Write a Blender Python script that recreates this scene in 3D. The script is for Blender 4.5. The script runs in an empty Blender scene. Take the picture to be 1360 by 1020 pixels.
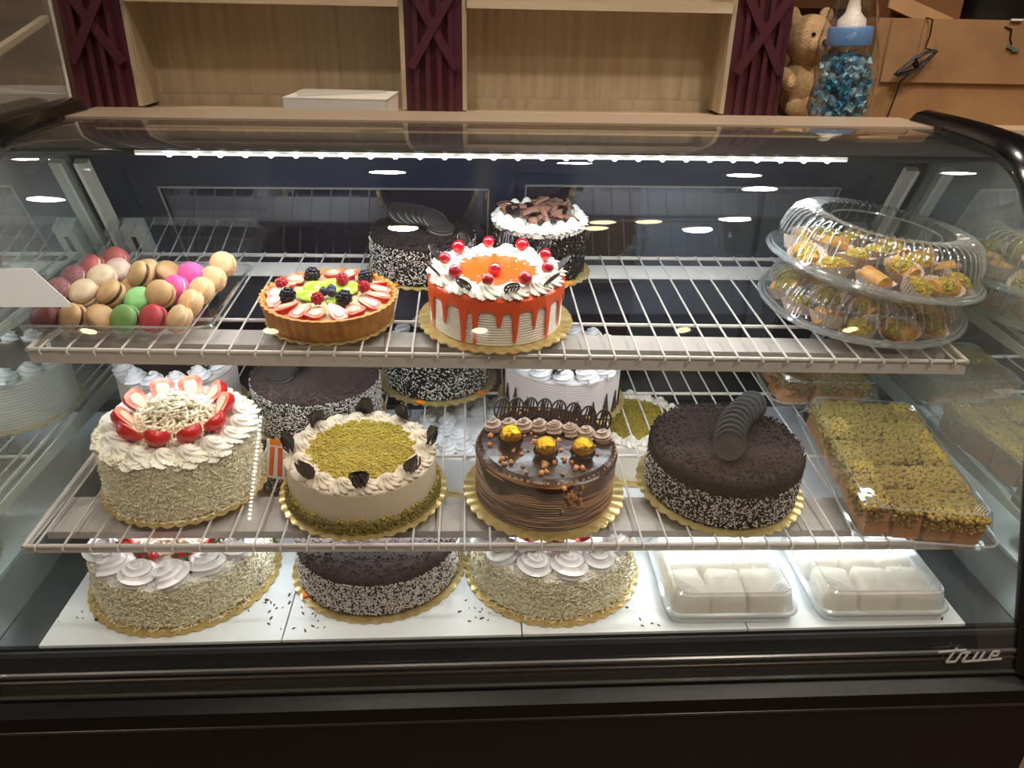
import bpy, math, random
import numpy as np
from mathutils import Vector, Matrix, Euler
R = math.radians
PI = math.pi
random.seed(7)
rng = np.random.default_rng(11)
scene = bpy.context.scene
COL = scene.collection

# ------------------------------------------------------------------ camera
F_PX, PITCH, YAW, ROLL = 1025.25, .4551, .0613, .0209
cd = bpy.data.cameras.new('camera'); cam = bpy.data.objects.new('camera', cd); COL.objects.link(cam)
fw = Vector((math.sin(YAW)*math.cos(PITCH), math.cos(YAW)*math.cos(PITCH), -math.sin(PITCH)))
rt = Vector((math.cos(YAW), -math.sin(YAW), 0)); up = rt.cross(fw)
r2 = math.cos(ROLL)*rt + math.sin(ROLL)*up; u2 = -math.sin(ROLL)*rt + math.cos(ROLL)*up
M = Matrix.Identity(4)
for i in range(3):
    M[i][0] = r2[i]; M[i][1] = u2[i]; M[i][2] = -fw[i]
M.translation = (-.0674, -.7828, 1.3988)
cam.matrix_world = M
cd.sensor_width = 36; cd.lens = F_PX/1360*36; cd.clip_start = .02; cd.clip_end = 50
scene.camera = cam

# ------------------------------------------------------------------ world, exposure
w = bpy.data.worlds.new('world'); scene.world = w; w.use_nodes = True
w.node_tree.nodes['Background'].inputs[0].default_value = (.9, .75, .6, 1)
w.node_tree.nodes['Background'].inputs[1].default_value = .05
scene.view_settings.view_transform = 'Standard'; scene.view_settings.look = 'None'
scene.view_settings.exposure = 0.0; scene.view_settings.gamma = 1
scene.view_settings.use_curve_mapping = False
try:
    scene.cycles.transparent_max_bounces = 24
    scene.cycles.max_bounces = 8
except Exception: pass
LED_POWER, SHELF_POWER, DECK_POWER, DOWN_POWER = 3.3, 1.5, 1.9, 11.0
LED_COL = (.86, .94, 1.0); WARM = (1.0, .89, .76)

# ------------------------------------------------------------------ helpers: materials
def lin(c):
    return tuple((x/255/12.92 if x/255 <= .04045 else ((x/255+.055)/1.055)**2.4) for x in c) + (1,)
MATS = {}
def mat(name, c, rough=.55, metal=0., c2=None, scale=60, detail=4, bump=0., bscale=None, lo=.4, hi=.6,
        stretch=None, spec=.5, coat=0., sss=0., emit=None, es=0., bdist=.002):
    if name in MATS: return MATS[name]
    m = bpy.data.materials.new(name); m.use_nodes = True; nt = m.node_tree; b = nt.nodes['Principled BSDF']
    b.inputs['Base Color'].default_value = lin(c); b.inputs['Roughness'].default_value = rough
    b.inputs['Metallic'].default_value = metal; b.inputs['Specular IOR Level'].default_value = spec
    b.inputs['Coat Weight'].default_value = coat; b.inputs['Coat Roughness'].default_value = .08
    if sss:
        b.inputs['Subsurface Weight'].default_value = sss; b.inputs['Subsurface Radius'].default_value = (.004, .003, .002)
    tc = nt.nodes.new('ShaderNodeTexCoord'); mp = nt.nodes.new('ShaderNodeMapping')
    nt.links.new(tc.outputs['Object'], mp.inputs['Vector'])
    if stretch: mp.inputs['Scale'].default_value = stretch
    if c2 is not None:
        n = nt.nodes.new('ShaderNodeTexNoise'); n.inputs['Scale'].default_value = scale; n.inputs['Detail'].default_value = detail
        nt.links.new(mp.outputs[0], n.inputs['Vector'])
        r = nt.nodes.new('ShaderNodeValToRGB'); r.color_ramp.elements[0].position = lo; r.color_ramp.elements[1].position = hi
        r.color_ramp.elements[0].color = lin(c); r.color_ramp.elements[1].color = lin(c2)
        nt.links.new(n.outputs['Fac'], r.inputs[0]); nt.links.new(r.outputs[0], b.inputs['Base Color'])
    if bump:
        n2 = nt.nodes.new('ShaderNodeTexNoise'); n2.inputs['Scale'].default_value = bscale or scale; n2.inputs['Detail'].default_value = 5
        nt.links.new(mp.outputs[0], n2.inputs['Vector'])
        bp = nt.nodes.new('ShaderNodeBump'); bp.inputs['Strength'].default_value = bump; bp.inputs['Distance'].default_value = bdist
        nt.links.new(n2.outputs['Fac'], bp.inputs['Height']); nt.links.new(bp.outputs[0], b.inputs['Normal'])
    if emit:
        b.inputs['Emission Color'].default_value = emit + (1,); b.inputs['Emission Strength'].default_value = es
    MATS[name] = m; return m
def clear(name, tint=(1, 1, 1), f0=.05, rough=.02, film=0., filmc=(200, 205, 205), bump=0., bscale=60):
    """thin clear sheet: transmits straight through, mirrors by angle (two-surface Fresnel)"""
    if name in MATS: return MATS[name]
    m = bpy.data.materials.new(name); m.use_nodes = True; nt = m.node_tree; nt.nodes.clear()
    out = nt.nodes.new('ShaderNodeOutputMaterial'); t = nt.nodes.new('ShaderNodeBsdfTransparent'); t.inputs[0].default_value = tint + (1,)
    g = nt.nodes.new('ShaderNodeBsdfGlossy'); g.inputs['Roughness'].default_value = rough; g.inputs['Color'].default_value = (1, 1, 1, 1)
    lw = nt.nodes.new('ShaderNodeLayerWeight'); lw.inputs['Blend'].default_value = .5
    pw = nt.nodes.new('ShaderNodeMath'); pw.operation = 'POWER'; pw.inputs[1].default_value = 4.0
    ml = nt.nodes.new('ShaderNodeMath'); ml.operation = 'MULTIPLY_ADD'; ml.inputs[1].default_value = 1-f0; ml.inputs[2].default_value = f0
    nt.links.new(lw.outputs['Facing'], pw.inputs[0]); nt.links.new(pw.outputs[0], ml.inputs[0])
    mx = nt.nodes.new('ShaderNodeMixShader'); nt.links.new(ml.outputs[0], mx.inputs[0])
    base = t
    if film:
        d = nt.nodes.new('ShaderNodeBsdfDiffuse'); d.inputs[0].default_value = lin(filmc)
        m2 = nt.nodes.new('ShaderNodeMixShader'); nt.links.new(t.outputs[0], m2.inputs[1]); nt.links.new(d.outputs[0], m2.inputs[2])
        tc = nt.nodes.new('ShaderNodeTexCoord'); nz = nt.nodes.new('ShaderNodeTexNoise'); nz.inputs['Scale'].default_value = 5; nz.inputs['Detail'].default_value = 6
        nt.links.new(tc.outputs['Object'], nz.inputs['Vector'])
        k = nt.nodes.new('ShaderNodeMath'); k.operation = 'MULTIPLY'; k.inputs[1].default_value = film*2
        nt.links.new(nz.outputs['Fac'], k.inputs[0]); nt.links.new(k.outputs[0], m2.inputs[0]); base = m2
    if bump:
        tc = nt.nodes.new('ShaderNodeTexCoord'); nz = nt.nodes.new('ShaderNodeTexNoise'); nz.inputs['Scale'].default_value = bscale
        nt.links.new(tc.outputs['Object'], nz.inputs['Vector'])
        bp = nt.nodes.new('ShaderNodeBump'); bp.inputs['Strength'].default_value = bump; bp.inputs['Distance'].default_value = .003
        nt.links.new(nz.outputs['Fac'], bp.inputs['Height']); nt.links.new(bp.outputs[0], g.inputs['Normal']); nt.links.new(bp.outputs[0], lw.inputs['Normal'])
    nt.links.new(base.outputs[0], mx.inputs[1]); nt.links.new(g.outputs[0], mx.inputs[2]); nt.links.new(mx.outputs[0], out.inputs[0])
    MATS[name] = m; return m

# ------------------------------------------------------------------ helpers: meshes
class MB:
    def __init__(s): s.v = []; s.f = []; s.mi = []
    def add(s, vs, fs, mi=0):
        o = len(s.v); s.v.extend([tuple(v) for v in vs]); s.f.extend([tuple(i+o for i in f) for f in fs]); s.mi.extend([mi]*len(fs)); return s
    def box(s, c, d, rot=None, mi=0):
        hx, hy, hz = d[0]/2, d[1]/2, d[2]/2
        vs = [Vector((x*hx, y*hy, z*hz)) for x in (-1, 1) for y in (-1, 1) for z in (-1, 1)]
        if rot is not None: vs = [rot @ v for v in vs]
        vs = [v + Vector(c) for v in vs]
        return s.add(vs, [(0, 1, 3, 2), (4, 6, 7, 5), (0, 4, 5, 1), (2, 3, 7, 6), (0, 2, 6, 4), (1, 5, 7, 3)], mi)
    def bar(s, a, b, wd, ht, upv=(0, 0, 1), mi=0):
        a = Vector(a); b = Vector(b); d = (b-a); L = d.length; d.normalize(); x = d.cross(Vector(upv)).normalized(); z = x.cross(d)
        rot = Matrix((x, d, z)).transposed()
        return s.box((a+b)/2, (wd, L, ht), rot, mi)
    def lathe(s, prof, n=48, fn=None, a0=0., a1=2*PI, mi=0, cap0=False, cap1=False):
        full = abs(a1-a0-2*PI) < 1e-6; m = n if full else n+1; vs = []; fs = []
        for (r, z) in prof:
            for i in range(m):
                a = a0+(a1-a0)*i/n; rr, zz = (r, z) if fn is None else fn(r, z, a)
                vs.append((rr*math.cos(a), rr*math.sin(a), zz))
        for j in range(len(prof)-1):
            for i in range(n):
                k = (i+1) % m if full else i+1
                fs.append((j*m+i, j*m+k, (j+1)*m+k, (j+1)*m+i))
        if cap0: fs.append(tuple(range(m-1, -1, -1)))
        if cap1: fs.append(tuple((len(prof)-1)*m+i for i in range(m)))
        return s.add(vs, fs, mi)
    def tube(s, path, r, n=8, closed=False, mi=0, caps=True, lobes=0, la=.25):
        P = [Vector(p) for p in path]; N = len(P); vs = []; fs = []
        rr = r if hasattr(r, '__len__') else [r]*N
        prev = None
        for i in range(N):
            if closed: t = P[(i+1) % N]-P[i-1]
            else: t = P[min(i+1, N-1)]-P[max(i-1, 0)]
            t.normalize()
            if prev is None:
                a = Vector((0, 0, 1)) if abs(t.z) < .9 else Vector((1, 0, 0)); x = t.cross(a).normalized()
            else:
                x = (prev-t*prev.dot(t)); x = x.normalized() if x.length > 1e-6 else t.orthogonal().normalized()
            prev = x; y = t.cross(x)
            for k in range(n):
                a = 2*PI*k/n; q = rr[i]*(1+la*math.cos(lobes*a)) if lobes else rr[i]
                vs.append(P[i]+x*(q*math.cos(a))+y*(q*math.sin(a)))
        for i in range(N if closed else N-1):
            j = (i+1) % N
            for k in range(n):
                fs.append((i*n+k, i*n+(k+1) % n, j*n+(k+1) % n, j*n+k))
        if caps and not closed:
            fs.append(tuple(range(n-1, -1, -1))); fs.append(tuple((N-1)*n+k for k in range(n)))
        return s.add(vs, fs, mi)
    def ell(s, c, rad, nu=16, nv=10, rot=None, mi=0, noise=0., seed=0):
        vs = []; fs = []; rn = random.Random(seed)
        for j in range(nv+1):
            th = PI*j/nv
            for i in range(nu):
                a = 2*PI*i/nu; q = 1+noise*(rn.random()-.5) if 0 < j < nv else 1
                v = Vector((rad[0]*math.sin(th)*math.cos(a)*q, rad[1]*math.sin(th)*math.sin(a)*q, rad[2]*math.cos(th)*q))
                if rot is not None: v = rot @ v
                vs.append(v+Vector(c))
        for j in range(nv):
            for i in range(nu):
                k = (i+1) % nu; fs.append((j*nu+i, (j+1)*nu+i, (j+1)*nu+k, j*nu+k))
        return s.add(vs, fs, mi)
    def poly(s, pts, ext, mi=0):
        n = len(pts); e = Vector(ext); a = [Vector(p) for p in pts]
        return s.add(a+[p+e for p in a], [tuple(range(n-1, -1, -1)), tuple(range(n, 2*n))]+[(i, (i+1) % n, n+(i+1) % n, n+i) for i in range(n)], mi)
    def grid(s, fn, nu, nv, closed_u=False, mi=0):
        m = nu if closed_u else nu+1; vs = [fn(i/nu, j/nv) for j in range(nv+1) for i in range(m)]; fs = []
        for j in range(nv):
            for i in range(nu):
                k = (i+1) % m if closed_u else i+1; fs.append((j*m+i, j*m+k, (j+1)*m+k, (j+1)*m+i))
        return s.add(vs, fs, mi)
    def mesh(s, name, mats, sharp=35, smooth=True):
        me = bpy.data.meshes.new(name); me.from_pydata(s.v, [], s.f)
        for m in (mats if isinstance(mats, (list, tuple)) else [mats]): me.materials.append(m)
        if any(s.mi): me.polygons.foreach_set('material_index', s.mi)
        if smooth:
            me.polygons.foreach_set('use_smooth', [True]*len(me.polygons)); me.set_sharp_from_angle(angle=R(sharp))
        me.update(); return me

def link(name, me, parent=None, loc=None, rot=None, scale=None):
    o = bpy.data.objects.new(name, me); COL.objects.link(o)
    if parent is not None: o.parent = parent
    if loc is not None: o.location = loc
    if rot is not None: o.rotation_euler = rot
    if scale is not None: o.scale = scale if hasattr(scale, '__len__') else (scale,)*3
    return o
def part(name, mb, m, parent, sharp=35, **k):
    return link(name, mb.mesh(name, m, sharp), parent, **k)
def tag(o, label, cat, group=None):
    o['label'] = label; o['category'] = cat
    if group: o['group'] = group
    return o
def thing(name, label, cat, loc=(0, 0, 0), rot=(0, 0, 0), group=None):
    o = bpy.data.objects.new(name, None); COL.objects.link(o); o.location = loc; o.rotation_euler = rot; o.empty_display_size = .05
    return tag(o, label, cat, group)
def struct(name, mb, m, **k):
    o = part(name, mb, m, None, **k); o['kind'] = 'structure'; return o
def instances(name, base_v, base_f, mats4, m, parent, smooth=False):
    """many small pieces joined into one mesh, marked as stuff"""
    bv = np.array(base_v); T = np.array(mats4); n = len(T)
    V = np.einsum('nij,vj->nvi', T[:, :3, :3], bv)+T[:, None, :3, 3]
    V = V.reshape(-1, 3); k = len(base_f[0]); F = (np.array(base_f)[None]+(np.arange(n)*len(bv))[:, None, None]).reshape(-1, k)
    me = bpy.data.meshes.new(name); me.vertices.add(len(V)); me.vertices.foreach_set('co', V.ravel().astype('f4'))
    me.loops.add(F.size); me.loops.foreach_set('vertex_index', F.ravel().astype('i4'))
    me.polygons.add(len(F)); me.polygons.foreach_set('loop_start', np.arange(0, F.size, k).astype('i4'))
    me.materials.append(m); me.update(calc_edges=True); me.validate()
    o = link(name, me, parent); o['kind'] = 'stuff'; return o
BOXV = [(x*.5, y*.5, z*.5) for x in (-1, 1) for y in (-1, 1) for z in (-1, 1)]
BOXF = [(0, 1, 3, 2), (4, 6, 7, 5), (0, 4, 5, 1), (2, 3, 7, 6), (0, 2, 6, 4), (1, 5, 7, 3)]
def rot3(a, b, c):
    return np.array(Euler((a, b, c)).to_matrix())
def frame(n, ang):
    n = np.array(n, float); n /= np.linalg.norm(n); h = np.array((0, 0, 1.)) if abs(n[2]) < .9 else np.array((1., 0, 0))
    x = np.cross(h, n); x /= np.linalg.norm(x); y = np.cross(n, x); c, s_ = math.cos(ang), math.sin(ang)
    return np.stack([x*c+y*s_, -x*s_+y*c, n], 1)
def TM(A, size, pos):
    T = np.eye(4); T[:3, :3] = A*np.array(size)[None]; T[:3, 3] = pos; return T
def side_flakes(name, rad, z0, z1, n, size, m, parent, tilt=.35, amp=0.):
    L = []
    for i in range(n):
        a = rng.uniform(0, 2*PI); z = rng.uniform(z0, z1); nn = np.array((math.cos(a), math.sin(a), 0))+rng.normal(0, tilt, 3)
        r = rad+rng.uniform(-.0005, .0015)+amp*rng.random()
        s = np.array(size)*rng.uniform(.6, 1.3)
        L.append(TM(frame(nn, rng.uniform(0, PI)), s, (r*math.cos(a), r*math.sin(a), z)))
    return instances(name, BOXV, BOXF, L, m, parent)
def top_flakes(name, r0, r1, z, n, size, m, parent, tilt=.3, dome=0.):
    L = []
    for i in range(n):
        a = rng.uniform(0, 2*PI); r = math.sqrt(rng.uniform(r0*r0, r1*r1)); nn = np.array((0, 0, 1.))+rng.normal(0, tilt, 3)
        zz = z+rng.uniform(0, .001)+dome*max(0, 1-(r/r1)**2)*rng.uniform(.6, 1)
        L.append(TM(frame(nn, rng.uniform(0, PI)), np.array(size)*rng.uniform(.6, 1.3), (r*math.cos(a), r*math.sin(a), zz)))
    return instances(name, BOXV, BOXF, L, m, parent)

# ------------------------------------------------------------------ materials
white_metal = mat('white_enamel', (228, 224, 218), .35)
wire_mat = mat('wire_enamel', (206, 198, 190), .3)
blackm = mat('black_gloss', (12, 11, 12), .18, coat=.3)
blackmatte = mat('black_matte', (16, 15, 16), .5)
basem = mat('base_panel', (9, 6, 6), .5, spec=.3)
deckm = mat('deck_white', (226, 230, 233), .4)
endm = mat('end_panel', (228, 238, 232), .02, metal=.8)
oak = mat('oak', (168, 150, 124), .45, c2=(194, 176, 150), scale=3, detail=6, stretch=(16, 16, 1.), lo=.3, hi=.7)
oak2 = mat('oak_edge', (190, 168, 136), .45, c2=(204, 182, 152), scale=3, detail=5, stretch=(1, 14, 14))
maroon = mat('maroon_paint', (80, 38, 48), .35)
maroond = mat('maroon_panel', (96, 34, 44), .4)
gold = mat('gold_board', (222, 196, 132), .3, metal=.6, c2=(206, 178, 112), scale=90, bump=.25, bscale=160, bdist=.001)
cream = mat('cream', (236, 228, 214), .5, sss=.05)
cream2 = mat('cream_beige', (214, 196, 172), .5)
cream3 = mat('cream_pink', (226, 212, 206), .5)
whitecream = mat('cream_white', (242, 242, 246), .5)
crumbdark = mat('crumb_dark', (32, 23, 21), .9, c2=(50, 38, 35), spec=.2, scale=300, bump=1., bscale=420, bdist=.003)
crumbbit = mat('crumb_bits', (30, 22, 20), .9, spec=.2)
crumbmid = mat('crumb_mid', (58, 44, 42), .85, c2=(78, 60, 56), scale=300, bump=1., bscale=420, bdist=.003)
speckw = mat('speck_white', (226, 218, 210), .7)
vermi = mat('white_chocolate', (250, 242, 214), .5)
chocm = mat('dark_chocolate', (34, 22, 20), .35)
chocmilk = mat('milk_chocolate', (140, 98, 80), .45)
wafer = mat('cookie_wafer', (36, 29, 28), .7, bump=.4, bscale=300)
fillingm = mat('cookie_filling', (190, 182, 172), .6)
orange = mat('orange_glaze', (244, 86, 6), .35, coat=.12)
cherry = mat('cherry', (186, 8, 26), .12, coat=.6)
rasp = mat('raspberry', (176, 22, 44), .35)
black_b = mat('blackberry', (24, 20, 34), .25)
strawm = mat('strawberry', (206, 28, 30), .3, coat=.3)
strawcut = mat('strawberry_cut', (232, 92, 70), .35, c2=(246, 178, 150), scale=40)
leafm = mat('leaf', (70, 104, 52), .5)
pist = mat('pistachio', (140, 122, 34), .8, c2=(172, 150, 58), scale=260, bump=1., bscale=360, bdist=.003)
pistb = mat('pistachio_bits', (178, 154, 52), .75)
pistd = mat('pistachio_dark', (124, 112, 40), .8)
custard = mat('custard', (226, 206, 160), .25, coat=.4)
crust = mat('tart_crust', (206, 146, 62), .6, c2=(184, 118, 44), scale=50, bump=.3, bscale=150)
kiwi = mat('kiwi', (150, 176, 46), .25, c2=(186, 202, 96), scale=60, coat=.4)
plastic = clear('clear_plastic', (.97, .98, .98), .10, .05, film=.025)
plastic2 = clear('highlight_plastic', (.95, .97, .98), .14, .10, film=.20)  # milky film paints LED highlights onto clear ribs and rims
acryl = clear('acrylic', (.93, .92, .90), .09, .03, film=.04)
glass = clear('front_glass_sheet', (.95, .97, .965), .09, .0, film=.02)
doorglass = clear('door_glass', (.52, .60, .74), .10, .01, film=.02, filmc=(150, 180, 220))  # blue tint and film stand in for bluish glare below the LEDs
bagm = clear('cellophane', (.98, .98, .98), .10, .05, bump=.8, bscale=45)
paperm = mat('paper', (250, 249, 252), .6)
paperbox = mat('box_card', (226, 218, 206), .6)
cup_paper = mat('baking_paper', (220, 196, 178), .6, sss=.1)
cardb = mat('cardboard', (150, 112, 74), .7, c2=(162, 122, 82), scale=8)
cardb2 = mat('cardboard_inner', (120, 80, 46), .7)
sticker = mat('sticker_orange', (255, 138, 10), .5)
greym = mat('grey_metal', (150, 150, 146), .35, metal=.5)

# ------------------------------------------------------------------ the room
WALLC = mat('wall_plaster', (196, 170, 140), .7, c2=(186, 160, 130), scale=4)
m = mat('floor_tile_body', (112, 92, 76), .3, c2=(124, 104, 86), scale=6)
fl = MB(); fl.box((0, -.9, -.03), (6.4, 6.0, .04)); floor = struct('floor', fl, mat('floor_grout', (60, 52, 46), .7))
tile = MB(); tile.box((0, 0, 0), (.394, .394, .02)); tme = tile.mesh('tile', m)
for ix in range(-7, 8):
    for iy in range(-8, 5):
        o = link('tile', tme, floor, (ix*.4, iy*.4-.05, 0))
ce = MB(); ce.box((0, -.9, 2.725), (6.4, 6.0, .05)); ceiling = struct('ceiling', ce, mat('ceiling_dark', (44, 40, 38), .8))
wb = MB(); wb.box((0, 2.03, 1.35), (6.4, .06, 2.7)); struct('wall_back', wb, mat('wall_back_paint', (120, 96, 70), .7))
wl = MB(); wl.box((-3.03, -.9, 1.35), (.06, 6.0, 2.7)); struct('wall_left', wl, WALLC)
wr = MB(); wr.box((3.03, -.9, 1.35), (.06, 6.0, 2.7)); struct('wall_right', wr, WALLC)
wf = MB(); wf.box((0, -3.63, 1.65), (6.0, .06, 1.1)); wfo = struct('wall_front', wf, WALLC)
wn = MB(); wn.box((0, -3.61, .55), (6.0, .1, 1.1)); struct('trim_1', wn, mat('wainscot', (38, 26, 24), .5))

ws = MB(); ws.box((0, -3.55, 2.45), (6.0, .24, .5)); struct('trim_2', ws, mat('added_soffit', (40, 34, 30), .7))  # unseen dark band, added to cap the wall's reflection in the glass
# downlights: some mirrored by the glass, others added to light far wall and gap
def downlight(x, y):
    t = thing('downlight', 'round recessed warm downlight in the dark ceiling', 'ceiling light', (x, y, 2.7), group='recessed ceiling downlights')
    a = MB(); a.lathe([(.048, -.002), (.056, -.006), (.064, -.004), (.066, 0)], 32); part('trim_ring', a, white_metal, t)
    b = MB(); b.lathe([(.0001, -.001), (.048, -.001)], 32); part('lamp_disc', b, mat('lamp_warm', (255, 220, 170), .5, emit=(1, .76, .46), es=14), t)
    ld = bpy.data.lights.new('downlight_lamp', 'SPOT'); ld.energy = DOWN_POWER*4; ld.color = WARM; ld.spot_size = R(130); ld.spot_blend = .8; ld.shadow_soft_size = .06
    lo = bpy.data.objects.new('downlight_lamp', ld); COL.objects.link(lo); lo.parent = t; lo.location = (0, 0, -.02)
for xy in [(-.33, .42), (.85, .42), (.92, .0), (.96, -.82), (.87, -1.12), (-.33, -1.12), (-1.5, -.4), (-1.5, .9), (.3, 1.0), (1.6, .6), (0, -3.2), (-1.3, -3.2), (1.3, -3.2), (-2.4, -3.2), (2.4, -3.2)]:
    downlight(*xy)
# cluster of warm spot bulbs mirrored right of the chocolate cakes
for i, (x, y) in enumerate([(.43, -.84), (.60, -.82), (.42, -.99)]):
    t = thing('track_spotlight', 'round warm spotlight head hanging from the ceiling beside its twins', 'spotlight', (x, y, 2.7), group='cluster of ceiling spotlights')
    a = MB(); a.tube([(0, 0, 0), (0, 0, -.07)], .01); part('stem', a, blackmatte, t)
    a = MB(); a.lathe([(.02, -.06), (.05, -.07), (.055, -.15), (.05, -.15)], 24); part('head', a, white_metal, t)
    a = MB(); a.ell((0, 0, -.15), (.05, .05, .02), 20, 8); part('bulb', a, MATS['lamp_warm'], t)
# vertical string of little lights on the far wall (mirrored as a dotted line)
t = thing('string_light', 'vertical string of tiny white lights on the beige wall behind the viewer', 'string light', (-1.40, -3.585, 2.15))
a = MB(); a.tube([(0, 0, 0), (0, 0, -1.0)], .003, 6); part('cord', a, white_metal, t)
b = MB(); b.ell((0, 0, 0), (.011, .011, .011), 8, 6); bme = b.mesh('bulb', mat('lamp_white', (255, 255, 255), .5, emit=(1, .97, .9), es=14))
for k in range(26): link('bulb', bme, t, (0, .006, -.02-k*.037))

# ------------------------------------------------------------------ shelving wall (hutch) behind the case
HUT = thing('wall_shelving', 'light oak shelving unit with maroon fluted pilasters and oak counter', 'shelving unit', (0, 1.5, 0))
HY = 1.45
def hp(name, mb, m, parent=HUT, **k):
    return part(name, mb, m, parent, loc=(0, -1.5, 0) if parent is HUT else None, **k)
for x0, x1 in ((-1.102, -.947), (-.233, -.081), (.645, .797)):
    xc = (x0+x1)/2; W_ = x1-x0
    a = MB(); a.box((xc, HY+.075, 1.82), (W_, .15, 1.38)); pl = hp('pilaster', a, maroon)
    for k in range(4):
        b = MB(); b.box((xc+(k-1.5)*W_*.2, HY-.006, 1.82), (W_*.085, .018, 1.38)); part('flute', b, maroon, pl)
    for zc in (1.345, 1.75):
        for sgn in (1, -1):
            b = MB(); d = .098
            b.bar((xc-sgn*W_*.40, HY-.014-(.004 if sgn > 0 else 0), zc-d), (xc+sgn*W_*.40, HY-.014-(.004 if sgn > 0 else 0), zc+d), .022, .014, (0, 1, 0)); part('cross_bar', b, maroon, pl)
for x0, x1 in ((-.947, -.233), (-.081, .645)):
    xc = (x0+x1)/2; W_ = x1-x0
    a = MB(); a.box((xc, 1.59, 1.83), (W_, .02, 1.36)); hp('back_panel', a, oak)
    a = MB(); a.box((xc, 1.576, 1.145), (W_, .012, .03)); hp('back_rail', a, oak)
    for s, xx in ((1, x0+.006), (-1, x1-.006)):
        a = MB(); a.box((xx, 1.515, 1.82), (.012, .13, 1.36)); hp('side_panel', a, oak)
    for zz in (1.405, 1.78):
        a = MB(); a.box((xc, 1.512, zz), (W_-.026, .136, .026)); hp('shelf_board', a, oak2)
a = MB(); a.box((.45, 1.44, 1.115), (3.6, .34, .03)); hp('counter_top', a, oak2)
a = MB(); a.box((-.45, 1.46, .56), (1.7, .3, 1.08)); base_cab = hp('base_cabinet', a, maroond)
b = MB(); b.box((1.53, 1.80, 1.115), (1.44, .38, .03)); hp('counter_extension', b, oak2)
for k in range(5):
    b = MB(); b.box((-1.12+k*.335, 1.300, .56), (.31, .02, .96)); pn = part('cabinet_door', b, maroond, base_cab)
    c = MB(); c.box((-1.12+k*.335, 1.288, .56), (.2, .008, .8)); part('door_panel', c, maroon, base_cab)
a = MB(); a.box((1.3, 1.46, .56), (1.8, .3, 1.08)); gu = hp('grey_base_unit', a, mat('grey_panel', (120, 116, 108), .4))
for k in range(5):
    for j in range(3):
        b = MB(); b.box((.56+k*.345, 1.302, .2+j*.36), (.325, .02, .34)); part('grey_panel', b, mat('grey_panel2', (134, 130, 122), .35), gu)

# white cake box on the counter
t = thing('cake_box', 'low white card cake box with folded lid on the oak counter', 'box', (-.39, 1.36, 1.13), (0, 0, R(-4)))
a = MB(); a.box((0, 0, .026), (.255, .2, .052)); part('box_body', a, paperbox, t)
a = MB(); a.box((0, .003, .0545), (.259, .204, .003)); part('lid', a, paperbox, t)
a = MB(); a.poly([(-.095, -.08, .0565), (.105, .06, .0565), (.09, .098, .0565), (-.128, .098, .0565), (-.128, .03, .0565)], (0, 0, .0015)); part('lid_flap', a, mat('box_card_shaded', (196, 188, 178), .6), t)  # greyer card colour puts the lid's shadowed triangle into the flap

# teddy bear
t = thing('teddy_bear', 'cream plush teddy bear sitting behind the candy bottle', 'toy', (.888, 1.555, 1.13), (0, 0, R(14)))
fur = mat('plush', (206, 172, 128), .95, c2=(190, 154, 110), scale=120, bump=1., bscale=260, bdist=.004)
a = MB(); a.ell((0, 0, .075), (.062, .052, .08)); a.ell((0, -.01, .2), (.068, .06, .066))
for s in (-1, 1):
    a.ell((s*.055, .005, .26), (.024, .014, .024)); a.ell((s*.07, -.035, .10), (.022, .045, .024), rot=Euler((R(30), 0, 0)).to_matrix()); a.ell((s*.045, -.075, .024), (.028, .055, .026))
    a.ell((s*.05, -.125, .03), (.027, .018, .032))
a.ell((0, -.058, .185), (.034, .032, .027))
bo = part('plush_body', a, fur, t, sharp=180); rm = bo.modifiers.new('remesh', 'REMESH'); rm.mode = 'VOXEL'; rm.voxel_size = .005; rm.use_smooth_shade = True
a = MB(); a.ell((0, -.09, .196), (.013, .009, .010)); part('nose', a, chocm, t)
for s in (-1, 1):
    a = MB(); a.ell((s*.026, -.064, .215), (.006, .005, .006), 10, 8); part('eye', a, blackm, t)
a = MB(); a.tube([(0, -.091, .188), (0, -.0905, .176), (.012, -.087, .171)], .0015, 6); part('mouth', a, chocm, t)

# baby bottle of wrapped candy in cellophane
BX, BY, BZ = .905, 1.30, 1.13
t = thing('candy_bottle', 'giant clear baby bottle with blue collar wrapped in cellophane', 'bottle', (BX, BY, BZ), (0, R(-3), 0))
a = MB(); a.lathe([(.0001, 0), (.060, 0), (.066, .006), (.066, .04), (.060, .085), (.064, .13), (.055, .165), (.047, .185), (.047, .198)], 40); part('bottle_body', a, plastic, t)
a = MB(); a.lathe([(.046, .196), (.0525, .197), (.0535, .20), (.0535, .234), (.051, .239), (.03, .24)], 60, fn=lambda r, z, an: (r*(1+.008*math.cos(60*an)) if r > .05 else r, z)); part('collar', a, mat('collar_blue', (104, 146, 196), .4), t)
a = MB(); a.lathe([(.035, .238), (.033, .255), (.018, .272), (.013, .30), (.015, .32), (.010, .338), (.0001, .343)], 32); part('nipple', a, mat('nipple_white', (236, 224, 212), .4), t)
a = MB(); a.lathe([(.072, .0), (.078, .05), (.072, .11), (.078, .16), (.068, .21), (.062, .25), (.05, .30), (.038, .35), (.05, .40)], 60,
                  fn=lambda r, z, an: (r*(1+.05*math.sin(5*an+z*30)+.04*math.sin(11*an-z*50)), z)); part('cellophane_wrap', a, bagm, t)
cands = []
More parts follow.
